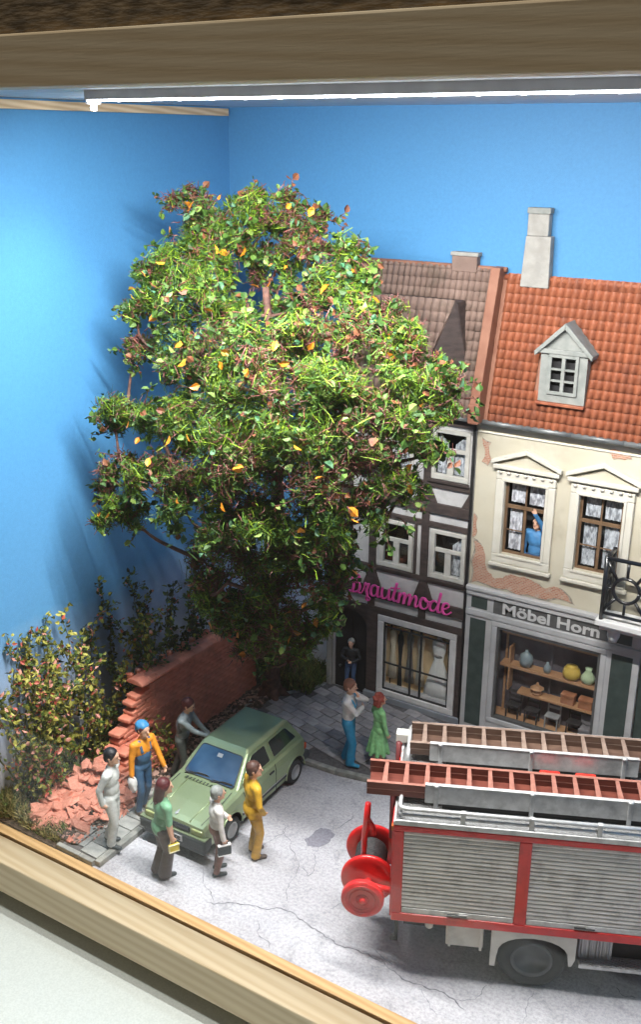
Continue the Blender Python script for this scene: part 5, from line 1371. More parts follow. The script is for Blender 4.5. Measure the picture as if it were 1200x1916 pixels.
class Fig:
    """primitives of one continuous body; each carries the paint of the place it covers"""
    def __init__(s): s.p = []
    def cap(s, a, b, ra, rb, mat): s.p.append(('c', np.array(a, float), np.array(b, float), ra, rb, mat))
    def ell(s, c, r_, mat): s.p.append(('e', np.array(c, float), np.array(r_, float), 0, 0, mat))
    def mesh(s, name, mats, voxel, smooth=3):
        bm = bmesh.new()
        for p in s.p:
            if p[0] == 'e':
                q = bmesh.ops.create_icosphere(bm, subdivisions=3, radius=1.0)
                for v in q['verts']:
                    v.co = Vector(p[1]) + Vector((v.co.x * p[2][0], v.co.y * p[2][1], v.co.z * p[2][2]))
            else:
                a, b = Vector(p[1]), Vector(p[2]); L = (b - a).length
                q = bmesh.ops.create_uvsphere(bm, u_segments=14, v_segments=10, radius=1.0)
                rot = (b - a).to_track_quat('Z', 'Y').to_matrix() if L > 1e-6 else Matrix.Identity(3)
                for v in q['verts']:
                    top = v.co.z > 1e-4
                    r_ = p[4] if top else p[3]
                    v.co = (b if top else a) + rot @ (v.co * r_)
        me = bpy.data.meshes.new('tmp'); bm.to_mesh(me); bm.free()
        ob = bpy.data.objects.new('tmp', me); COL.objects.link(ob)
        rm = ob.modifiers.new('r', 'REMESH'); rm.mode = 'VOXEL'; rm.voxel_size = voxel
        sm_ = ob.modifiers.new('s', 'SMOOTH'); sm_.iterations = smooth; sm_.factor = .5
        out = evaluated(ob); bpy.data.objects.remove(ob); bpy.data.meshes.remove(me)
        out.name = name
        n = len(out.polygons); cen = np.empty(n * 3); out.polygons.foreach_get('center', cen); cen = cen.reshape(n, 3)
        best = np.full(n, 1e9); idx = np.zeros(n, int)
        for p in s.p:
            if p[0] == 'e':
                q = (cen - p[1]) / p[2]; d = (np.linalg.norm(q, axis=1) - 1) * p[2].min()
            else:
                d = seg_dist(cen, p[1], p[2], p[3], p[4])
            m_ = d < best; best[m_] = d[m_]; idx[m_] = mats.index(p[5])
        out.materials.clear()
        for k in mats:
            out.materials.append(MT[k] if k in MT and k not in PC else PC[k])
        out.polygons.foreach_set('material_index', idx.astype(np.int32)); out.polygons.foreach_set('use_smooth', [True] * n)
        out.update(); return out

def ik(a, b, l1, l2, hint):
    a, b, hint = Vector(a), Vector(b), Vector(hint)
    d = b - a; L = min(d.length, (l1 + l2) * .998); dn = d.normalized()
    x = (l1 * l1 - l2 * l2 + L * L) / (2 * L); h_ = math.sqrt(max(0, l1 * l1 - x * x))
    hv = hint - dn * hint.dot(dn); hv = hv.normalized() if hv.length > 1e-6 else dn.orthogonal().normalized()
    return a + dn * x + hv * h_, a + dn * L

def hand(f, wrist, d, palm_n, side, mat='skin', curl=.6):
    """palm, four unequal bent fingers and a thumb leaving the side of the palm"""
    w = Vector(wrist); d = Vector(d).normalized(); n = Vector(palm_n); n = (n - d * n.dot(d)).normalized(); a = d.cross(n) * side
    f.cap(w, w + d * .045, .026, .030, mat)
    for k, ln in zip((-1.5, -.5, .5, 1.5), (.058, .072, .076, .066)):
        b0 = w + d * .055 + a * k * .0165
        b1 = b0 + (d * math.cos(curl * .5) + n * math.sin(curl * .5)) * ln * .55
        b2 = b1 + (d * math.cos(curl * 1.5) + n * math.sin(curl * 1.5)) * ln * .5
        f.cap(b0 - d * .02, b0, .0135, .0125, mat); f.cap(b0, b1, .0122, .0112, mat); f.cap(b1, b2, .0112, .0098, mat)
    t0 = w + d * .018 + a * .024; t1 = t0 + (d * .6 + a * .7 + n * .25).normalized() * .034; t2 = t1 + (d * .9 + a * .1 + n * .4).normalized() * .030
    f.cap(t0, t1, .0145, .0125, mat); f.cap(t1, t2, .0125, .0105, mat)

def person(label, loc, ang, height, c, RH=(.26, .03, .84), LH=(-.26, .03, .84), RE=(.5, -1, 0), LE=(-.5, -1, 0), RF=(.10, .03), LF=(-.10, -.02), lean=(0, 0), hair='short', forearm='top', upper='top',
           head_turn=0.0, head_pitch=0.0, skirt=None, wide=1.0, fore_r=.040, extra=None, cap=None, gloves=None, RHd=None, LHd=None, flare=0.0, voxel=.0135, coat=False, half=False, leg_r=1.0, tilt=0.0):
    s_ = height / 1.76
    root = thing('person', label, 'person', loc, R(ang - 90))
    root.scale = (s_ * 1.13, s_ * 1.13, s_)
    if tilt:
        root.rotation_mode = 'QUATERNION'
        root.rotation_quaternion = Matrix.Rotation(R(tilt), 3, Vector((-.53, .85, 0)).normalized()).to_quaternion() @ Matrix.Rotation(R(ang - 90), 3, 'Z').to_quaternion()
    f = Fig(); top, bot = c['top'], c['bottom']
    lx, ly = lean
    def T(x, y, z):      # lean the trunk from the hips up
        k = max(0, (z - .92)) / .6
        return (x + lx * k, y + ly * k, z)
    # legs
    for sgn, ft in ((1, RF), (-1, LF)):
        hip = (sgn * .085, 0, .918); ank = (sgn * .10 if ft is None else ft[0], ft[1], .085)
        kn, an = ik(hip, ank, .425, .42, (0, 1, 0))
        if not half:
            f.cap(hip, kn, .088 * leg_r, .063 * leg_r, bot); f.cap(kn, Vector(an) + Vector((0, 0, .01)), .062 * leg_r, (.050 + flare) * leg_r, c.get('shin', bot))
            f.cap((an.x, an.y - .02, .045), (an.x + sgn * .012, an.y + .135, .036), .044, .038, c['shoe'])
            f.cap((an.x, an.y - .035, .04), (an.x, an.y - .02, .04), .036, .04, c['shoe'])
    f.ell((0, 0, .935), (.155 * wide, .112, .12), bot)
    # trunk
    f.ell(T(0, .005, 1.07), (.142 * wide, .108, .16), c.get('belly', top)); f.ell(T(0, 0, 1.27), (.168 * wide, .112, .185), top)
    f.cap(T(-.14, 0, 1.39), T(.14, 0, 1.39), .075, .075, c.get('yoke', top))
    if coat:
        f.ell((0, -.005, .93), (.172 * wide, .128, .155), top)
    f.cap(T(0, 0, 1.42), T(0, .012, 1.52), .056, .048, 'skin'); f.cap(T(0, -.005, 1.435), T(0, 0, 1.455), .066, .060, c.get('collar', top))
    # arms
    ends = {}
    for sgn, H_, E_ in ((1, RH, RE), (-1, LH, LE)):
        sh_ = T(sgn * .178, 0, 1.40); H_ = T(*H_) if H_[2] > .95 else H_
        el, wr = ik(sh_, H_, .275, .245, E_)
        um = c.get('sleeve', top) if upper == 'top' else 'skin'; fm = c.get('sleeve', top) if forearm == 'top' else 'skin'
        f.cap(sh_, el, .062, .048, um); f.cap(el, wr, .047, fore_r, fm)
        ends[sgn] = (el, wr)
        d = (wr - el).normalized(); g = 'skin' if not gloves else gloves
        hd = RHd if sgn > 0 else LHd
        hand(f, wr, hd[0] if hd else d, hd[1] if hd else (-sgn, 0.3, 0), sgn, g, curl=hd[2] if hd and len(hd) > 2 else .6)
    # head
    hc = Vector(T(0, .02, 1.638)); rz_ = Matrix.Rotation(head_turn, 3, 'Z') @ Matrix.Rotation(-head_pitch, 3, 'X')
    def Hd(x, y, z): return tuple(hc + rz_ @ Vector((x * 1.06, y * 1.06, z * 1.15)))
    f.ell(Hd(0, 0, .012), (.080, .099, .122), 'skin'); f.ell(Hd(0, .025, -.055), (.062, .070, .070), 'skin')
    f.cap(Hd(0, .085, .012), Hd(0, .108, -.018), .011, .017, 'skin')
    f.ell(Hd(0, .082, -.085), (.03, .02, .018), 'skin'); f.ell(Hd(0, .076, .035), (.055, .02, .014), 'skin')
    for sgn in (-1, 1):
        f.ell(Hd(sgn * .078, -.005, -.002), (.014, .024, .034), 'skin')
    if skirt:
        for zz, r_ in skirt:
            f.ell((0, 0, zz), (r_ * 1.0, r_ * .86, .10), bot)
    if extra:
        extra(f, T, ends, Hd)
    mats = list(dict.fromkeys(p[5] for p in f.p))
    body = link('body', f.mesh('body', mats, voxel), root)
    for sgn in (-1, 1):
        MB().lathe([(.001, -.006), (.011, 0), (.001, .006)], Hd(sgn * .030, .088, .012), 'Y', 8).build('eye', MT['eye'], root, False, smooth=True)
    q = Hd(0, .0885, -.052); MB().lathe([(.001, -.005), (.020, 0), (.001, .005)], q, 'Y', 10, sy=.35).build('mouth', MT['lip'], root, False, smooth=True)
    # hair
    h = Fig()
    if hair in ('short', 'long', 'bob', 'curly'):
        hb = c['hair']
        h.ell(Hd(0, -.018, .040), (.093, .104, .107), hb); h.ell(Hd(0, -.045, -.01), (.086, .071, .097), hb)
        for sgn in (-1, 1):
            h.cap(Hd(sgn * .066, .015, .05), Hd(sgn * .072, .012, -.005), .026, .018, hb)
        if hair == 'long':
            h.cap(Hd(0, -.05, 0), Hd(0, -.085, -.20), .082, .060, hb); h.cap(Hd(0, -.085, -.2), Hd(0, -.08, -.29), .058, .030, hb)
            for sgn in (-1, 1): h.cap(Hd(sgn * .06, -.03, .02), Hd(sgn * .055, -.05, -.17), .045, .035, hb)
        if hair in ('bob', 'curly'):
            for sgn in (-1, 0, 1): h.cap(Hd(sgn * .06, -.03 - .03 * (sgn == 0), .02), Hd(sgn * .065, -.05 - .04 * (sgn == 0), -.09), .052, .050, hb)
        if hair == 'curly':
            rr3 = random.Random(3)
            for _ in range(26):
                a_ = rr3.uniform(0, 6.28); e_ = rr3.uniform(-.9, 1.3)
                v = Vector((math.cos(a_) * math.cos(e_) * .09, math.sin(a_) * math.cos(e_) * .10 - .03, math.sin(e_) * .10 + .03))
                if v.y > .05 and v.z < .08: continue
                h.ell(Hd(*v), (.030, .030, .030), hb)
        link('hair', h.mesh('hair', [hb], .012, 2), root)
    if cap:
        k = Fig(); k.ell(Hd(0, -.03, .055), (.100, .114, .097), cap); k.ell(Hd(0, -.075, -.005), (.088, .060, .085), cap)
        link('cap', k.mesh('cap', [cap], .012, 2), root)
    return root, ends, s_

def held(name, root, pos, s_, label, cat, parts):
    """something in a hand: its own thing, standing where the hand is"""
    w = root.matrix_basis @ Vector(pos)
    t_ = thing(name, label, cat, w, root.matrix_basis.to_euler().z); t_.scale = (s_, s_, s_)
    parts(t_); return t_

# 1 white suit, by the rubble
person('man in white shirt and trousers with black hair standing on the footpath', (-12.12, 11.90, .117), 22, 2.12, dict(top='white', bottom='white', shoe='shoe', hair='hairblack'),
       RH=(.20, -.06, .90), LH=(-.20, -.05, .90), RF=(.085, .04), LF=(-.075, -.05), lean=(0, -.02), flare=.014, leg_r=1.05, tilt=4.6)
# 2 workman
def overalls(f, T, e, Hd):
    f.ell(T(0, .035, 1.13), (.140, .092, .17), 'denim'); f.cap(T(-.085, .10, 1.26), T(-.095, .03, 1.455), .020, .020, 'denim'); f.cap(T(.085, .10, 1.26), T(.095, .03, 1.455), .020, .020, 'denim')
    f.cap(T(-.095, .03, 1.455), T(.05, -.115, 1.15), .018, .018, 'denim'); f.cap(T(.095, .03, 1.455), T(-.05, -.115, 1.15), .018, .018, 'denim')
w_, e_, s_ = person('workman in orange jumper, blue dungarees and blue cap behind the car bonnet', (-12.32, 13.02, .12), -6, 2.05, dict(top='orange', bottom='denim', belly='denim', shoe='brownshoe', hair='hairred', collar='orange', sleeve='orange'),
       RH=(.25, .05, .86), LH=(-.22, .26, .92), RE=(.6, -1, 0), LE=(-.8, -.6, -.2), RF=(.09, .05), LF=(-.09, -.03), cap='capblue', extra=overalls, fore_r=.044, tilt=4.0)
def sack(t_):
    g = Fig(); g.ell((0, 0, -.10), (.075, .095, .13), 'glove'); g.ell((0, .02, -.20), (.060, .065, .09), 'glove'); g.cap((0, 0, 0), (0, 0, -.08), .035, .06, 'glove'); g.cap((.03, .05, -.08), (.02, .07, -.20), .03, .03, 'glove'); g.cap((-.02, -.06, -.06), (-.02, -.05, -.19), .03, .035, 'glove')
    link('cloth', g.mesh('cloth', ['glove'], .012, 2), t_)
held('white_bundle', w_, (e_[1][1].x, e_[1][1].y + .01, e_[1][1].z - .055), s_, 'white cloth bundle hanging from the workman\'s right hand', 'bundle', sack)
# 3 man leaning on the car roof
def vest(f, T, e, Hd):
    f.ell(T(0, -.035, 1.22), (.172, .090, .21), 'greyvest')
person('man in grey with dark red hair resting his hand on the car roof', (-12.30, 14.28, .10), 20, 2.0, dict(top='greytop', bottom='greyleg', shoe='black', hair='hairred'),
       RH=(.10, .46, 1.13), LH=(-.05, .42, 1.08), RE=(.3, -.3, -1), LE=(-.3, -.3, -1), RF=(.08, .02), LF=(-.09, -.16), lean=(0, .07), head_pitch=.22, extra=vest, RHd=((0, 1, -.1), (0, 0, -1), .35), LHd=((0.2, 1, -.1), (0, 0, -1), .4), flare=.012, tilt=3.0)
# 4 woman in green blouse
w_, e_, s_ = person('woman in green blouse and brown trousers with long dark red hair, seen from behind', (-10.80, 11.80, 0), 62, 2.12, dict(top='green', bottom='brownleg', shoe='shoe', hair='hairred', shin='brownleg'),
       RH=(.25, .06, .80), LH=(-.20, .16, .90), RF=(.06, .05), LF=(-.07, .0), hair='long', forearm='skin', fore_r=.034, head_turn=-.25, flare=.03, leg_r=1.25, wide=1.05, coat=True, tilt=4.5)
MT['bag_yellow'] = M('yellow_leather', (0.60, 0.47, 0.03), (0.70, 0.57, 0.05), ns=8, rough=.4); MT['bag_edge'] = M('cream_piping', (0.72, 0.68, 0.42), None, rough=.5)
def bag(t_):
    b1 = box('pouch', MT['bag_yellow'], t_, -.02, .035, -.085, .085, -.13, .0, world=False, bevel=.015)
    MB().tube([(.037, -.08, -.125), (.037, .08, -.125), (.037, .08, -.005), (.037, -.08, -.005), (.037, -.08, -.125)], .011, 6).build('piping', MT['bag_edge'], t_, False)
    MB().tube([(0, -.06, 0), (0, -.04, .05), (0, .04, .05), (0, .06, 0)], .008, 6).build('strap', MT['bag_edge'], t_, False)
held('handbag', w_, (e_[1][1].x + .012, e_[1][1].y + .02, e_[1][1].z - .10), s_, 'small yellow handbag in the right hand of the woman in green', 'handbag', bag)
# 5 grey-haired man
w_, e_, s_ = person('grey-haired man in white shirt and brown trousers in front of the car', (-9.97, 12.42, 0), 52, 1.90, dict(top='whiteshirt', bottom='brownpants', shoe='shoe', hair='hairgrey', shin='brownpants'),
       RH=(.24, .06, .83), LH=(-.18, .20, 1.0), LE=(-.8, -.5, -.3), RF=(.08, .0), LF=(-.09, .05), hair='short', wide=1.08, fore_r=.045, tilt=2.6)
def case(t_):
    box('case_body', PC['shoe'], t_, -.035, .035, -.115, .115, -.21, -.02, world=False, bevel=.015)
    box('case_top', MT['white_stone'], t_, -.037, .037, -.117, .117, -.035, -.006, world=False, bevel=.01); box('case_edge', MT['white_stone'], t_, -.038, .038, -.119, .119, -.225, -.205, world=False, bevel=.006)
    MB().tube([(0, -.05, -.01), (0, -.045, .045), (0, .045, .045), (0, .05, -.01)], .010, 6).build('handle', MT['black_matt'], t_, False)
held('camera_case', w_, (e_[1][1].x, e_[1][1].y + .015, e_[1][1].z - .095), s_, 'small black and white case in the right hand of the grey-haired man', 'case', case)
# 6 man in yellow suit
def jacket(f, T, e, Hd):
    f.cap((-.10, -.02, .86), (.10, -.02, .86), .085, .085, 'yellow')
person('man in mustard yellow suit with brown hair standing beside the car door', (-9.66, 13.18, 0), 55, 2.10, dict(top='yellow', bottom='yellowleg', shoe='brownshoe', hair='hairbrown'),
       RH=(.17, .10, .93), LH=(-.19, .10, .93), RE=(1, -.6, 0), LE=(-1, -.6, 0), RF=(.09, .02), LF=(-.10, .05), coat=True, extra=jacket, flare=.016, leg_r=1.08, head_turn=-.35, wide=1.05, tilt=1.5)
# 7 man in blue trousers, arms folded
def braces(f, T, e, Hd):
    f.cap(T(.105, .075, 1.42), T(.02, .118, 1.22), .016, .016, 'bluebelt'); f.cap(T(-.105, .075, 1.42), T(-.05, .118, 1.22), .016, .016, 'bluebelt'); f.cap(T(.105, .075, 1.42), T(.12, -.08, 1.38), .016, .016, 'bluebelt')
person('man in white shirt and bright blue trousers with folded arms on the far pavement', (-9.60, 16.72, .118), 18, 2.06, dict(top='whiteshirt', bottom='blueleg', shoe='blueleg', hair='hairchest'),
       RH=(-.09, .20, 1.16), LH=(.03, .15, 1.44), RE=(1, .3, -.7), LE=(-1, .7, -.8), RF=(.085, .05), LF=(-.09, -.06), head_pitch=.1, extra=braces, flare=.022, leg_r=1.1, hair='short', RHd=((-1, .1, .1), (0, -1, 0), .5), LHd=((.1, .1, 1), (0, -1, .1), .7), fore_r=.046)
# 8 woman in green dress
def folds(f, T, e, Hd):
    for i in range(9):
        a_ = 2 * math.pi * i / 9 + .2
        f.cap((.10 * math.cos(a_), .09 * math.sin(a_), .86), (.225 * math.cos(a_), .20 * math.sin(a_), .36), .05, .042, 'dress')
person('woman in long pale green dress with red hair on the far pavement', (-9.02, 17.02, .118), 50, 1.74, dict(top='dress', bottom='dress', shoe='brownshoe', hair='hairginger', shin='skin'),
       RH=(.23, .10, .86), LH=(-.22, .14, .98), LE=(-1, -.5, -.2), hair='curly', forearm='top', fore_r=.036, skirt=[(.80, .165), (.70, .18), (.60, .192), (.50, .203), (.42, .208)], extra=folds, head_turn=-.15, wide=.92)
# 9 man waving from the window, 10 man in the dark doorway
person('man in blue jumper waving from the open upper window', (-6.80, YF + .19, 3.565), -96, 1.93, dict(top='jacketblue', bottom='jeans', shoe='black', hair='hairblack'),
       RH=(.22, .05, .90), LH=(-.03, .20, 1.86), LE=(-1, .1, .5), forearm='top', hair='short', LHd=((.12, .1, 1), (0, 1, 0), .15), voxel=.015, RF=(.09, -.10), LF=(-.09, -.10))
person('man in black jacket and jeans standing in the dark arched doorway', (-11.20, YF - .02, .10), -80, 1.38, dict(top='black', bottom='jeans', shoe='black', hair='hairgrey'),
       RH=(.05, .17, 1.10), LH=(-.10, .17, 1.05), RE=(1, -.3, -.3), LE=(-1, -.3, -.3), voxel=.016)

# ================================================================== TREE, SHRUBS, GRASS
MT['bark'] = M('red_brown_bark', (0.055, 0.026, 0.020), (0.12, 0.055, 0.040), ns=8, rough=.8, bump=.5, bs=20)
MT['twig'] = M('dark_red_twig', (0.052, 0.013, 0.013), (0.147, 0.049, 0.043), ns=12, rough=.45)
LEAFC = [leaf_mat('leaf_deep', (0.016, 0.045, 0.008), (0.036, 0.085, 0.014)), leaf_mat('leaf_mid', (0.045, 0.105, 0.016), (0.085, 0.155, 0.028)), leaf_mat('leaf_light', (0.11, 0.18, 0.035), (0.19, 0.26, 0.075), .3), leaf_mat('leaf_blue', (0.025, 0.10, 0.045), (0.095, 0.19, 0.105), .3), leaf_mat('leaf_brown', (0.095, 0.032, 0.018), (0.18, 0.07, 0.03))]
NEEDC = [leaf_mat('needle_bright', (0.105, 0.20, 0.008), (0.19, 0.28, 0.015)), leaf_mat('needle_green', (0.040, 0.10, 0.010), (0.075, 0.155, 0.014)), leaf_mat('needle_dark', (0.016, 0.048, 0.008), (0.032, 0.075, 0.012)), leaf_mat('needle_red', (0.095, 0.026, 0.022), (0.20, 0.07, 0.055))]
MT['leaf_orange'] = M('orange_leaf', (0.55, 0.17, 0.012), (0.70, 0.30, 0.03), ns=14, rough=.4)

def frame_of(d):
    d = d / np.linalg.norm(d); a = nrs.normal(size=3); a -= d * (a @ d); a /= np.linalg.norm(a); return d, a, np.cross(d, a)
def leaf_geo(p, d, a, n, L, W):
    """one folded leaf, six corners"""
    m1 = p + d * L * .35; m2 = p + d * L * .70
    k = n * W * .22
    return [p, m1 + a * W * .5 + k, m2 + a * W * .38 + k, p + d * L, m2 - a * W * .38 + k, m1 - a * W * .5 + k, m1, m2], [(0, 1, 6), (0, 6, 5), (1, 2, 7, 6), (6, 7, 4, 5), (2, 3, 7), (7, 3, 4)]
LUMPS = [(-11.81,16.63,10.43,0.28),(-11.18,16.38,10.09,0.26),(-11.88,16.59,10.93,0.31),(-11.14,16.78,10.86,0.27),(-11.71,16.98,10.81,0.24),(-9.96,15.88,10.25,0.28),(-10.81,14.88,3.55,0.35),(-9.96,14.94,3.59,0.31),(-11.17,14.66,3.97,0.37),(-9.16,14.73,4.31,0.27),(-10.05,14.52,4.15,0.41),(-10.5,15.07,3.02,0.24),(-13.18,16.21,11.79,0.31),(-12.57,16.09,11.63,0.4),(-12.14,16.28,11.63,0.4),(-11.6,16.39,11.7,0.4),(-11.06,16.49,11.71,0.38),(-10.53,16.48,11.64,0.3),(-10.31,16.68,11.64,0.13),(-12.87,16.03,11.22,0.41),(-12.09,16.02,11.16,0.4),(-10.8,16.63,11.29,0.35),(-11.61,16.75,11.34,0.29),(-12.99,15.66,10.65,0.46),(-12.12,15.53,10.52,0.5),(-13.32,15.4,10.25,0.47),(-12.36,15.17,10.05,0.55),(-11.48,15.17,10.12,0.44),(-13.76,15.52,10.29,0.27),(-13.64,15.25,9.83,0.26),(-10.17,16.38,10.95,0.34),(-9.54,16.27,10.9,0.37),(-9.12,16.13,10.67,0.29),(-9.64,15.9,10.47,0.38),(-8.9,15.77,10.26,0.42),(-10.24,15.77,10.15,0.25),(-8.29,15.63,10.06,0.32),(-10.98,16.53,10.49,0.18),(-13.38,15.07,9.25,0.36),(-13.73,15.15,8.99,0.19),(-12.5,14.97,9.36,0.46),(-11.37,14.66,9.43,0.54),(-11.96,14.6,8.88,0.44),(-10.33,14.38,9.68,0.51),(-9.62,14.48,9.78,0.53),(-8.95,14.59,9.92,0.49),(-8.33,14.77,9.82,0.49),(-7.87,15.06,9.73,0.44),(-7.32,15.14,9.61,0.35),(-6.9,15.1,9.4,0.26),(-6.72,15.05,9.08,0.19),(-10.46,14.07,8.97,0.55),(-9.44,13.87,9.13,0.62),(-8.67,13.98,9.3,0.61),(-8.03,14.27,9.23,0.56),(-7.4,14.56,9.17,0.47),(-6.94,14.82,8.91,0.35),(-13.39,14.51,7.99,0.47),(-13.69,14.44,7.63,0.29),(-12.6,14.39,8.01,0.46),(-11.65,14.16,8.1,0.54),(-13.28,14.08,7.03,0.41),(-13.59,14.01,6.67,0.29),(-12.55,13.93,6.99,0.45),(-13.2,13.77,6.16,0.36),(-12.82,13.85,6.09,0.31),(-11.69,13.85,7.26,0.54),(-10.54,13.84,8.24,0.61),(-9.48,13.62,8.36,0.67),(-8.55,13.64,8.59,0.65),(-7.81,13.92,8.55,0.56),(-7.25,14.32,8.54,0.43),(-6.97,14.55,8.25,0.31),(-10.73,13.73,7.36,0.57),(-9.71,13.61,7.48,0.64),(-8.75,13.63,7.73,0.67),(-7.94,13.83,7.82,0.52),(-7.47,14.23,7.8,0.39),(-7.2,14.48,7.59,0.26),(-11.49,13.86,6.46,0.49),(-10.54,13.75,6.48,0.58),(-9.61,13.75,6.58,0.61),(-8.68,13.86,6.82,0.6),(-7.96,14.05,7.0,0.45),(-7.57,14.36,6.98,0.25),(-11.35,14.12,5.44,0.45),(-10.46,14.11,5.53,0.59),(-9.57,14.21,5.6,0.58),(-8.92,14.31,5.81,0.53),(-8.43,14.51,5.86,0.26),(-11.47,14.39,4.64,0.42),(-10.67,14.34,4.63,0.46),(-9.72,14.42,4.72,0.55),(-8.99,14.44,5.01,0.39),(-8.81,14.69,5.18,0.22),(-10.43,14.52,4.05,0.37),(-9.49,14.6,4.15,0.36),(-10.02,14.66,3.77,0.26)]
tree = thing('autumn_tree', 'large bushy tree with green, orange and red brown foliage filling the corner', 'tree', (-12.75, 18.35, .1))
TO = np.array(tree.location)
base = Vector((-12.75, 18.35, .05))
trunk = [base, Vector((-12.7, 18.2, 1.0)), Vector((-12.3, 17.6, 2.2)), Vector((-11.7, 16.9, 3.6)), Vector((-11.1, 16.2, 5.2)), Vector((-10.7, 15.7, 7.0)), Vector((-10.7, 15.6, 8.8)), Vector((-11.0, 15.8, 10.4))]
tp = [Vector(p) for p in catmull([tuple(p) for p in trunk], 5)]
MB().tube(tp, [.26 - .20 * i / len(tp) for i in range(len(tp))], 10).build('trunk', MT['bark'], tree, smooth=True)
for k in range(5):
    a_ = k * 1.3 + .4; MB().tube([base + Vector((.05 * math.cos(a_), .05 * math.sin(a_), .35)), base + Vector((.3 * math.cos(a_), .3 * math.sin(a_), .06)), base + Vector((.5 * math.cos(a_), .5 * math.sin(a_), -.02))], [.14, .10, .04], 7).build('root', MT['bark'], tree, smooth=True)
nodes = list(tp[3:])
for i, (x, y, z, r_) in sorted(enumerate(LUMPS), key=lambda q: min((Vector(q[1][:3]) - p).length for p in tp)):
    c = Vector((x, y, z)); cand = [p for p in nodes if p.z < z - .10] or [tp[3]]
    s0 = min(cand, key=lambda p: (p - c).length)
    d_ = (c - s0).length
    mid = s0.lerp(c, .5) + Vector((rnd.uniform(-.2, .2), rnd.uniform(-.2, .2), rnd.uniform(-.2, .1))) * d_
    q = [Vector(v) for v in catmull([tuple(s0), tuple(mid), tuple(c)], 5)]
    w0 = min(.07, .022 + .02 * d_)
    MB().tube(q, [w0 - (w0 - .014) * j / len(q) for j in range(len(q))], 6).build('branch', MT['bark'], tree, smooth=True)
    nodes += [q[4], q[7], q[-1]]
lv, lf, lm = [], [], []; nv_, nf, nm = [], [], []; tv = MB()
big = []; oranges = []
def add_leaf(p, u_, kp, s0=.065, s1=.13):
    d = u_ * .6 + nrs.normal(size=3) * .8; d, a, n = frame_of(d)
    L = s0 + s1 * nrs.rand() ** 1.6; W = L * (.62 + .26 * nrs.rand())
    vs_, fs_ = leaf_geo(p, d, a, n, L, W); k = nrs.choice(5, p=kp)
    if min(v[0] for v in vs_) < XL + .03: return
    if L > .17 and p[1] < 15.2 and len(big) < 2400:
        big.append((vs_, fs_, k))
    else:
        o_ = len(lv); lv.extend(vs_); lf.extend([tuple(i + o_ for i in q) for q in fs_]); lm.extend([k] * len(fs_))
def add_twig(p, d, n=3, st=.06, r0=.0105):
    pts_ = [p]; d = d / np.linalg.norm(d)
    for _k in range(n):
        d = d + nrs.normal(size=3) * .42; d /= np.linalg.norm(d); pts_.append(pts_[-1] + d * st)
    if min(q[0] for q in pts_) < XL + .06: return pts_
    tv.tube(pts_, [r0 * (1 - .55 * i / n) for i in range(n + 1)], 5); return pts_
def add_needle(p, u_, kp):
    d = nrs.normal(size=3); d -= u_ * (d @ u_) * .7; d, a, n = frame_of(d)
    L = .14 + .28 * nrs.rand(); W = .008 + .009 * nrs.rand(); p = p - d * L * .5
    if p[0] + d[0] * L < XL + .05: return
    b_ = n * L * .12 * nrs.normal(); o_ = len(nv_)
    nv_.extend([p + a * W * .5, p - a * W * .5, p + d * L * .5 + b_ - a * W * .5, p + d * L * .5 + b_ + a * W * .5, p + d * L])
    nf.extend([(o_, o_ + 1, o_ + 2, o_ + 3), (o_ + 3, o_ + 2, o_ + 4)]); nm.extend([nrs.choice(4, p=kp)] * 2)
for (x, y, z, r_) in LUMPS:
    c = np.array([x, y, z]); area = r_ * r_
    kind_ = nrs.rand()
    if kind_ < .30:    # reddish, twiggy clump
        fl, fn_, ft_ = .7, .7, 2.6; kl = [.34, .24, .06, .08, .28]; kn = [.18, .26, .28, .28]
    elif kind_ < .55:  # leafy clump
        fl, fn_, ft_ = 1.5, .7, .7; kl = [.32, .36, .12, .12, .08]; kn = [.28, .38, .26, .08]
    else:              # needle clump
        fl, fn_, ft_ = .8, 1.4, 1.0; kl = [.40, .32, .09, .10, .09]; kn = [.36, .34, .22, .08]
    nl, nn, nt2 = int((640 * area + 22) * fl), int((3900 * area + 40) * fn_), int((320 * area + 8) * ft_)
    sub = [c + (lambda v: v / np.linalg.norm(v))(nrs.normal(size=3)) * r_ * nrs.uniform(.45, .95) for _ in range(max(3, int(7 * r_ / .4)))]
    def pick():
        b_ = sub[nrs.randint(len(sub))]; rr2 = r_ * (.46 if nrs.rand() < .9 else .75)
        u_ = nrs.normal(size=3); u_ /= np.linalg.norm(u_); p = b_ + u_ * rr2 * nrs.rand() ** .5
        p[0] = max(p[0], XL + .12); o2 = p - c; return p, o2 / max(1e-6, np.linalg.norm(o2))
    for _ in range(nl):
        p, u_ = pick(); add_leaf(p, u_, kl)
    for _ in range(nn):
        p, u_ = pick(); add_needle(p, u_, kn)
    for _ in range(nt2):
        p, u_ = pick(); add_twig(p, u_ + nrs.normal(size=3) * .7)
    # sprigs that break the outline
    for _ in range(4 if r_ < .45 else 3):
        u_ = nrs.normal(size=3); u_ /= np.linalg.norm(u_)
        pts_ = add_twig(c + u_ * r_ * .7, u_ + np.array([0, 0, .2]), 5, .085, .013)
        for q in pts_[2:]:
            for _k in range(2):
                add_leaf(np.array(q), nrs.normal(size=3), kl, .08, .10)
    if r_ > .24 and nrs.rand() < .62:
        for _ in range(1 if nrs.rand() < .5 else 2):
            u_ = np.array([nrs.normal() * .6, -1.0, nrs.normal() * .6 + .2]); u_ /= np.linalg.norm(u_); oranges.append(c + u_ * r_ * 1.1)
def stuffmesh(name, v, f_, mi, mats, parent, off):
    me = bpy.data.meshes.new(name); me.from_pydata([tuple(np.array(q) - off) for q in v], [], f_)
    for m in mats: me.materials.append(m)
    me.polygons.foreach_set('material_index', np.array(mi, np.int32)); me.update()
    return link(name, me, parent, kind='stuff')
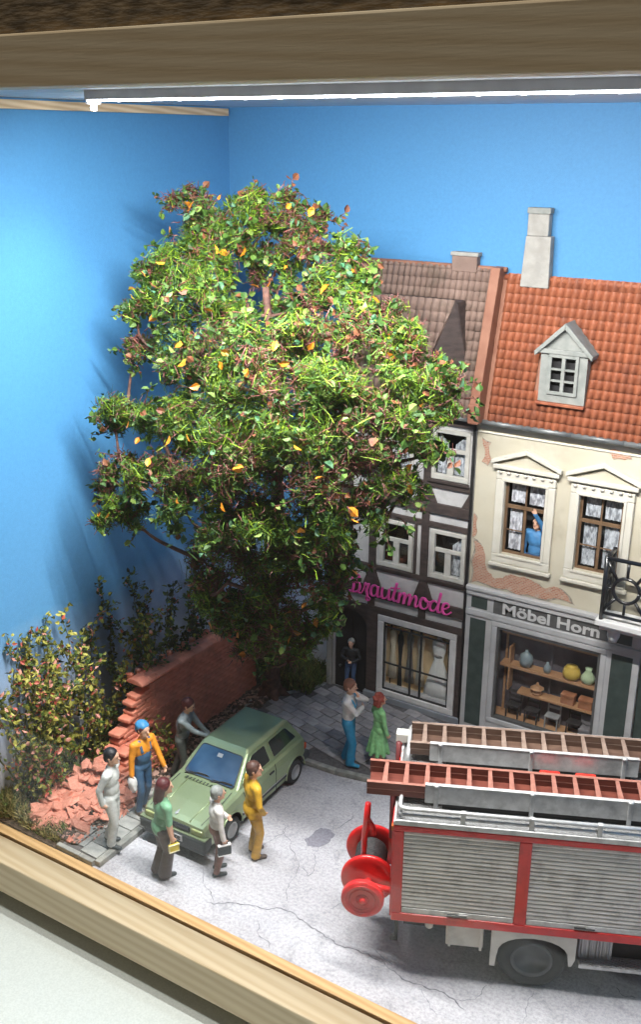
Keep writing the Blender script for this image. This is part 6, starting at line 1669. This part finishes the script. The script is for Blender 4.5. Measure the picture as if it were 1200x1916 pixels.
big.sort(key=lambda q: q[0][0][1])
for q in big[300:]:
    o_ = len(lv); lv += q[0]; lf += [tuple(i + o_ for i in w) for w in q[1]]; lm += [q[2]] * len(q[1])
stuffmesh('foliage', lv, lf, lm, LEAFC, tree, TO)
stuffmesh('needles', nv_, nf, nm, NEEDC, tree, TO)
t2 = tv.build('twigs', MT['twig'], tree, kind='stuff', smooth=True)
for vs_, fs_, k in big[:300]:
    MB().add([tuple(v) for v in vs_], fs_).build('leaf', LEAFC[k], tree)
for p in oranges:
    d, a, n = frame_of(nrs.normal(size=3)); L = .15 + .10 * nrs.rand()
    vs_, fs_ = leaf_geo(p, d, a, n, L, L * .62)
    MB().add([tuple(v) for v in vs_], fs_).build('leaf', MT['leaf_orange'], tree)
print('tree', len(lf), len(nf), len(oranges))

SHC = [leaf_mat('shrub_olive', (0.10, 0.115, 0.015), (0.19, 0.19, 0.03)), leaf_mat('shrub_yellow', (0.30, 0.29, 0.05), (0.46, 0.42, 0.10)), leaf_mat('shrub_green', (0.045, 0.085, 0.016), (0.09, 0.14, 0.03)), leaf_mat('shrub_red', (0.35, 0.05, 0.035), (0.55, 0.15, 0.10)), leaf_mat('shrub_pink', (0.62, 0.25, 0.19), (0.72, 0.36, 0.28)), leaf_mat('shrub_dark', (0.012, 0.022, 0.008), (0.03, 0.045, 0.014))]
MT['stem'] = M('green_stem', (0.05, 0.075, 0.03), (0.11, 0.12, 0.05), ns=8, rough=.7)
def shrub(label, spots, probs, leaves_per_m, seed, lsize=(.085, .155), wall=True):
    rs = np.random.RandomState(seed); g = random.Random(seed)
    b0 = spots[0]; root = thing('climbing_shrub', label, 'shrub', (b0[0], b0[1], .1), group='shrubs along the left wall')
    off = np.array(root.location); lv, lf, lm = [], [], []
    for (x, y, h_) in spots:
        p = Vector((x, y, .08)); pts = [p.copy()]; d = Vector((g.uniform(-.10, .05), g.uniform(-.25, .25), 1)).normalized()
        n = int(h_ / .22) + 2
        for i in range(n):
            d = (d + Vector((g.uniform(-.20, .20), g.uniform(-.24, .24), g.uniform(-.02, .12)))).normalized(); p = p + d * .22
            p.x = max(p.x, XL + .12); pts.append(p.copy())
        MB().tube(pts, [.026 - .020 * i / len(pts) for i in range(len(pts))], 5).build('stem', MT['stem'], root, smooth=True)
        side = []
        for i in range(2, len(pts)):
            if g.random() < .6:
                e = pts[i] + Vector((g.uniform(-.1, .3), g.uniform(-.32, .32), g.uniform(0, .28))); e.x = max(e.x, XL + .1)
                MB().tube([pts[i], (pts[i] + e) / 2 + Vector((0, 0, .03)), e], [.012, .009, .005], 4).build('side_shoot', MT['stem'], root); side.append((pts[i], e))
        segs = list(zip(pts[:-1], pts[1:])) + side
        for a, b in segs:
            for _ in range(max(1, int((b - a).length * leaves_per_m * (.75 + .5 * rs.rand())))):
                q = np.array(a.lerp(b, rs.rand())) + rs.normal(size=3) * np.array([.045, .06, .04]); q[0] = max(q[0], XL + .06)
                dd = rs.normal(size=3) + np.array([.3, 0, .3]); dd /= np.linalg.norm(dd); aa = rs.normal(size=3); aa -= dd * (aa @ dd); aa /= np.linalg.norm(aa)
                L = lsize[0] + (lsize[1] - lsize[0]) * rs.rand(); vs_, fs_ = leaf_geo(q, dd, aa, np.cross(dd, aa), L, L * .6)
                if min(v[0] for v in vs_) < XL + .01: continue
                k = rs.choice(6, p=probs); o_ = len(lv); lv += vs_; lf += [tuple(i + o_ for i in w) for w in fs_]; lm += [k] * len(fs_)
    stuffmesh('leaves', lv, lf, lm, SHC, root, off)
    return root
g = random.Random(21)
shrub('yellow and red leaved climbing shrub at the front of the left wall', [(-14.45 + g.uniform(-.3, .35), 12.15 + g.uniform(-.15, .75), g.uniform(1.7, 3.4)) for _ in range(12)], [.28, .36, .16, .08, .09, .03], 34, 3)
shrub('tall olive and yellow climbing shrub behind the broken wall end', [(-14.45 + g.uniform(-.3, .4), 13.2 + g.uniform(-.3, 1.2), g.uniform(2.0, 3.7)) for _ in range(13)], [.30, .34, .20, .06, .07, .03], 34, 5)
shrub('dark green climbing shrub in the corner behind the brick wall', [(-14.4 + g.uniform(-.4, .6), 15.3 + g.uniform(-.5, 2.6), g.uniform(2.4, 3.7)) for _ in range(18)], [.14, .03, .30, .03, .02, .48], 36, 7)
shrub('small yellowing shrub against the brick wall behind the workman', [(-13.0 + g.uniform(-.08, .1), 14.35 + g.uniform(-.3, .3), g.uniform(.6, 1.0)) for _ in range(5)], [.25, .30, .2, .15, .05, .05], 30, 9)
shrub('low russet shrub at the foot of the left wall beside the rubble', [(-14.25 + g.uniform(-.35, .35), 12.5 + g.uniform(-.5, .7), g.uniform(.5, 1.0)) for _ in range(12)], [.28, .12, .25, .20, .05, .10], 38, 13)

GRC = [leaf_mat('grass_olive', (0.10, 0.10, 0.025), (0.19, 0.17, 0.05), .6), leaf_mat('grass_straw', (0.26, 0.21, 0.075), (0.36, 0.30, 0.12), .6), leaf_mat('grass_green', (0.05, 0.095, 0.015), (0.10, 0.16, 0.03), .6), leaf_mat('grass_dark', (0.02, 0.03, 0.010), (0.04, 0.055, 0.016), .6)]
def grass(label, fn, n, h0, h1, probs, seed):
    rs = np.random.RandomState(seed); v, f_, mi = [], [], []
    for _ in range(n):
        x, y, k = fn(rs); z = bedz(x, y) if x < -12.3 else .05
        L = (h0 + (h1 - h0) * rs.rand()) * k; d = np.array([rs.normal() * .35, rs.normal() * .35, 1.0]); d /= np.linalg.norm(d); a = np.array([rs.normal(), rs.normal(), 0]); a /= np.linalg.norm(a); W = .014
        p = np.array([x, y, z - .01]); m = p + d * L * .55; t = p + d * L + np.array([d[0], d[1], -.3]) * L * .35
        if min(m[0], t[0]) < XL + .02 or min(m[1], t[1]) < YG + .06 or max(m[1], t[1]) > YB - .01: continue
        o_ = len(v); v += [p + a * W, p - a * W, m - a * W * .8, m + a * W * .8, t]; f_ += [(o_, o_ + 1, o_ + 2, o_ + 3), (o_ + 3, o_ + 2, o_ + 4)]; mi += [rs.choice(4, p=probs)] * 2
    o = stuffmesh('grass', v, f_, mi, GRC, None, np.zeros(3)); tag(o, label, 'grass'); return o
def gA(rs):
    t = rs.rand()
    if t < .55: return -14.95 + .55 * rs.rand() ** .8, 11.35 + 1.5 * rs.rand(), 1.0
    return -14.9 + 1.85 * rs.rand(), 11.40 + .38 * rs.rand() ** 1.3, .75
grass('olive and straw coloured grass in the front left corner', gA, 3600, .12, .34, [.34, .34, .18, .14], 2)
def gB(rs): return -13.9 + 1.95 * rs.rand(), 18.75 + 1.35 * rs.rand(), 1.0
grass('dark green grass behind the tree in the back corner', lambda rs: (lambda x, y, k: (min(x, -11.95), y, k))(*gB(rs)), 3000, .2, .6, [.25, .05, .45, .25], 4)
def gC(rs): return -14.95 + 1.3 * rs.rand(), 13.0 + 5.5 * rs.rand(), 1.0
grass('dark grass growing between the brick wall and the left blue wall', gC, 1500, .15, .4, [.25, .05, .3, .4], 6)
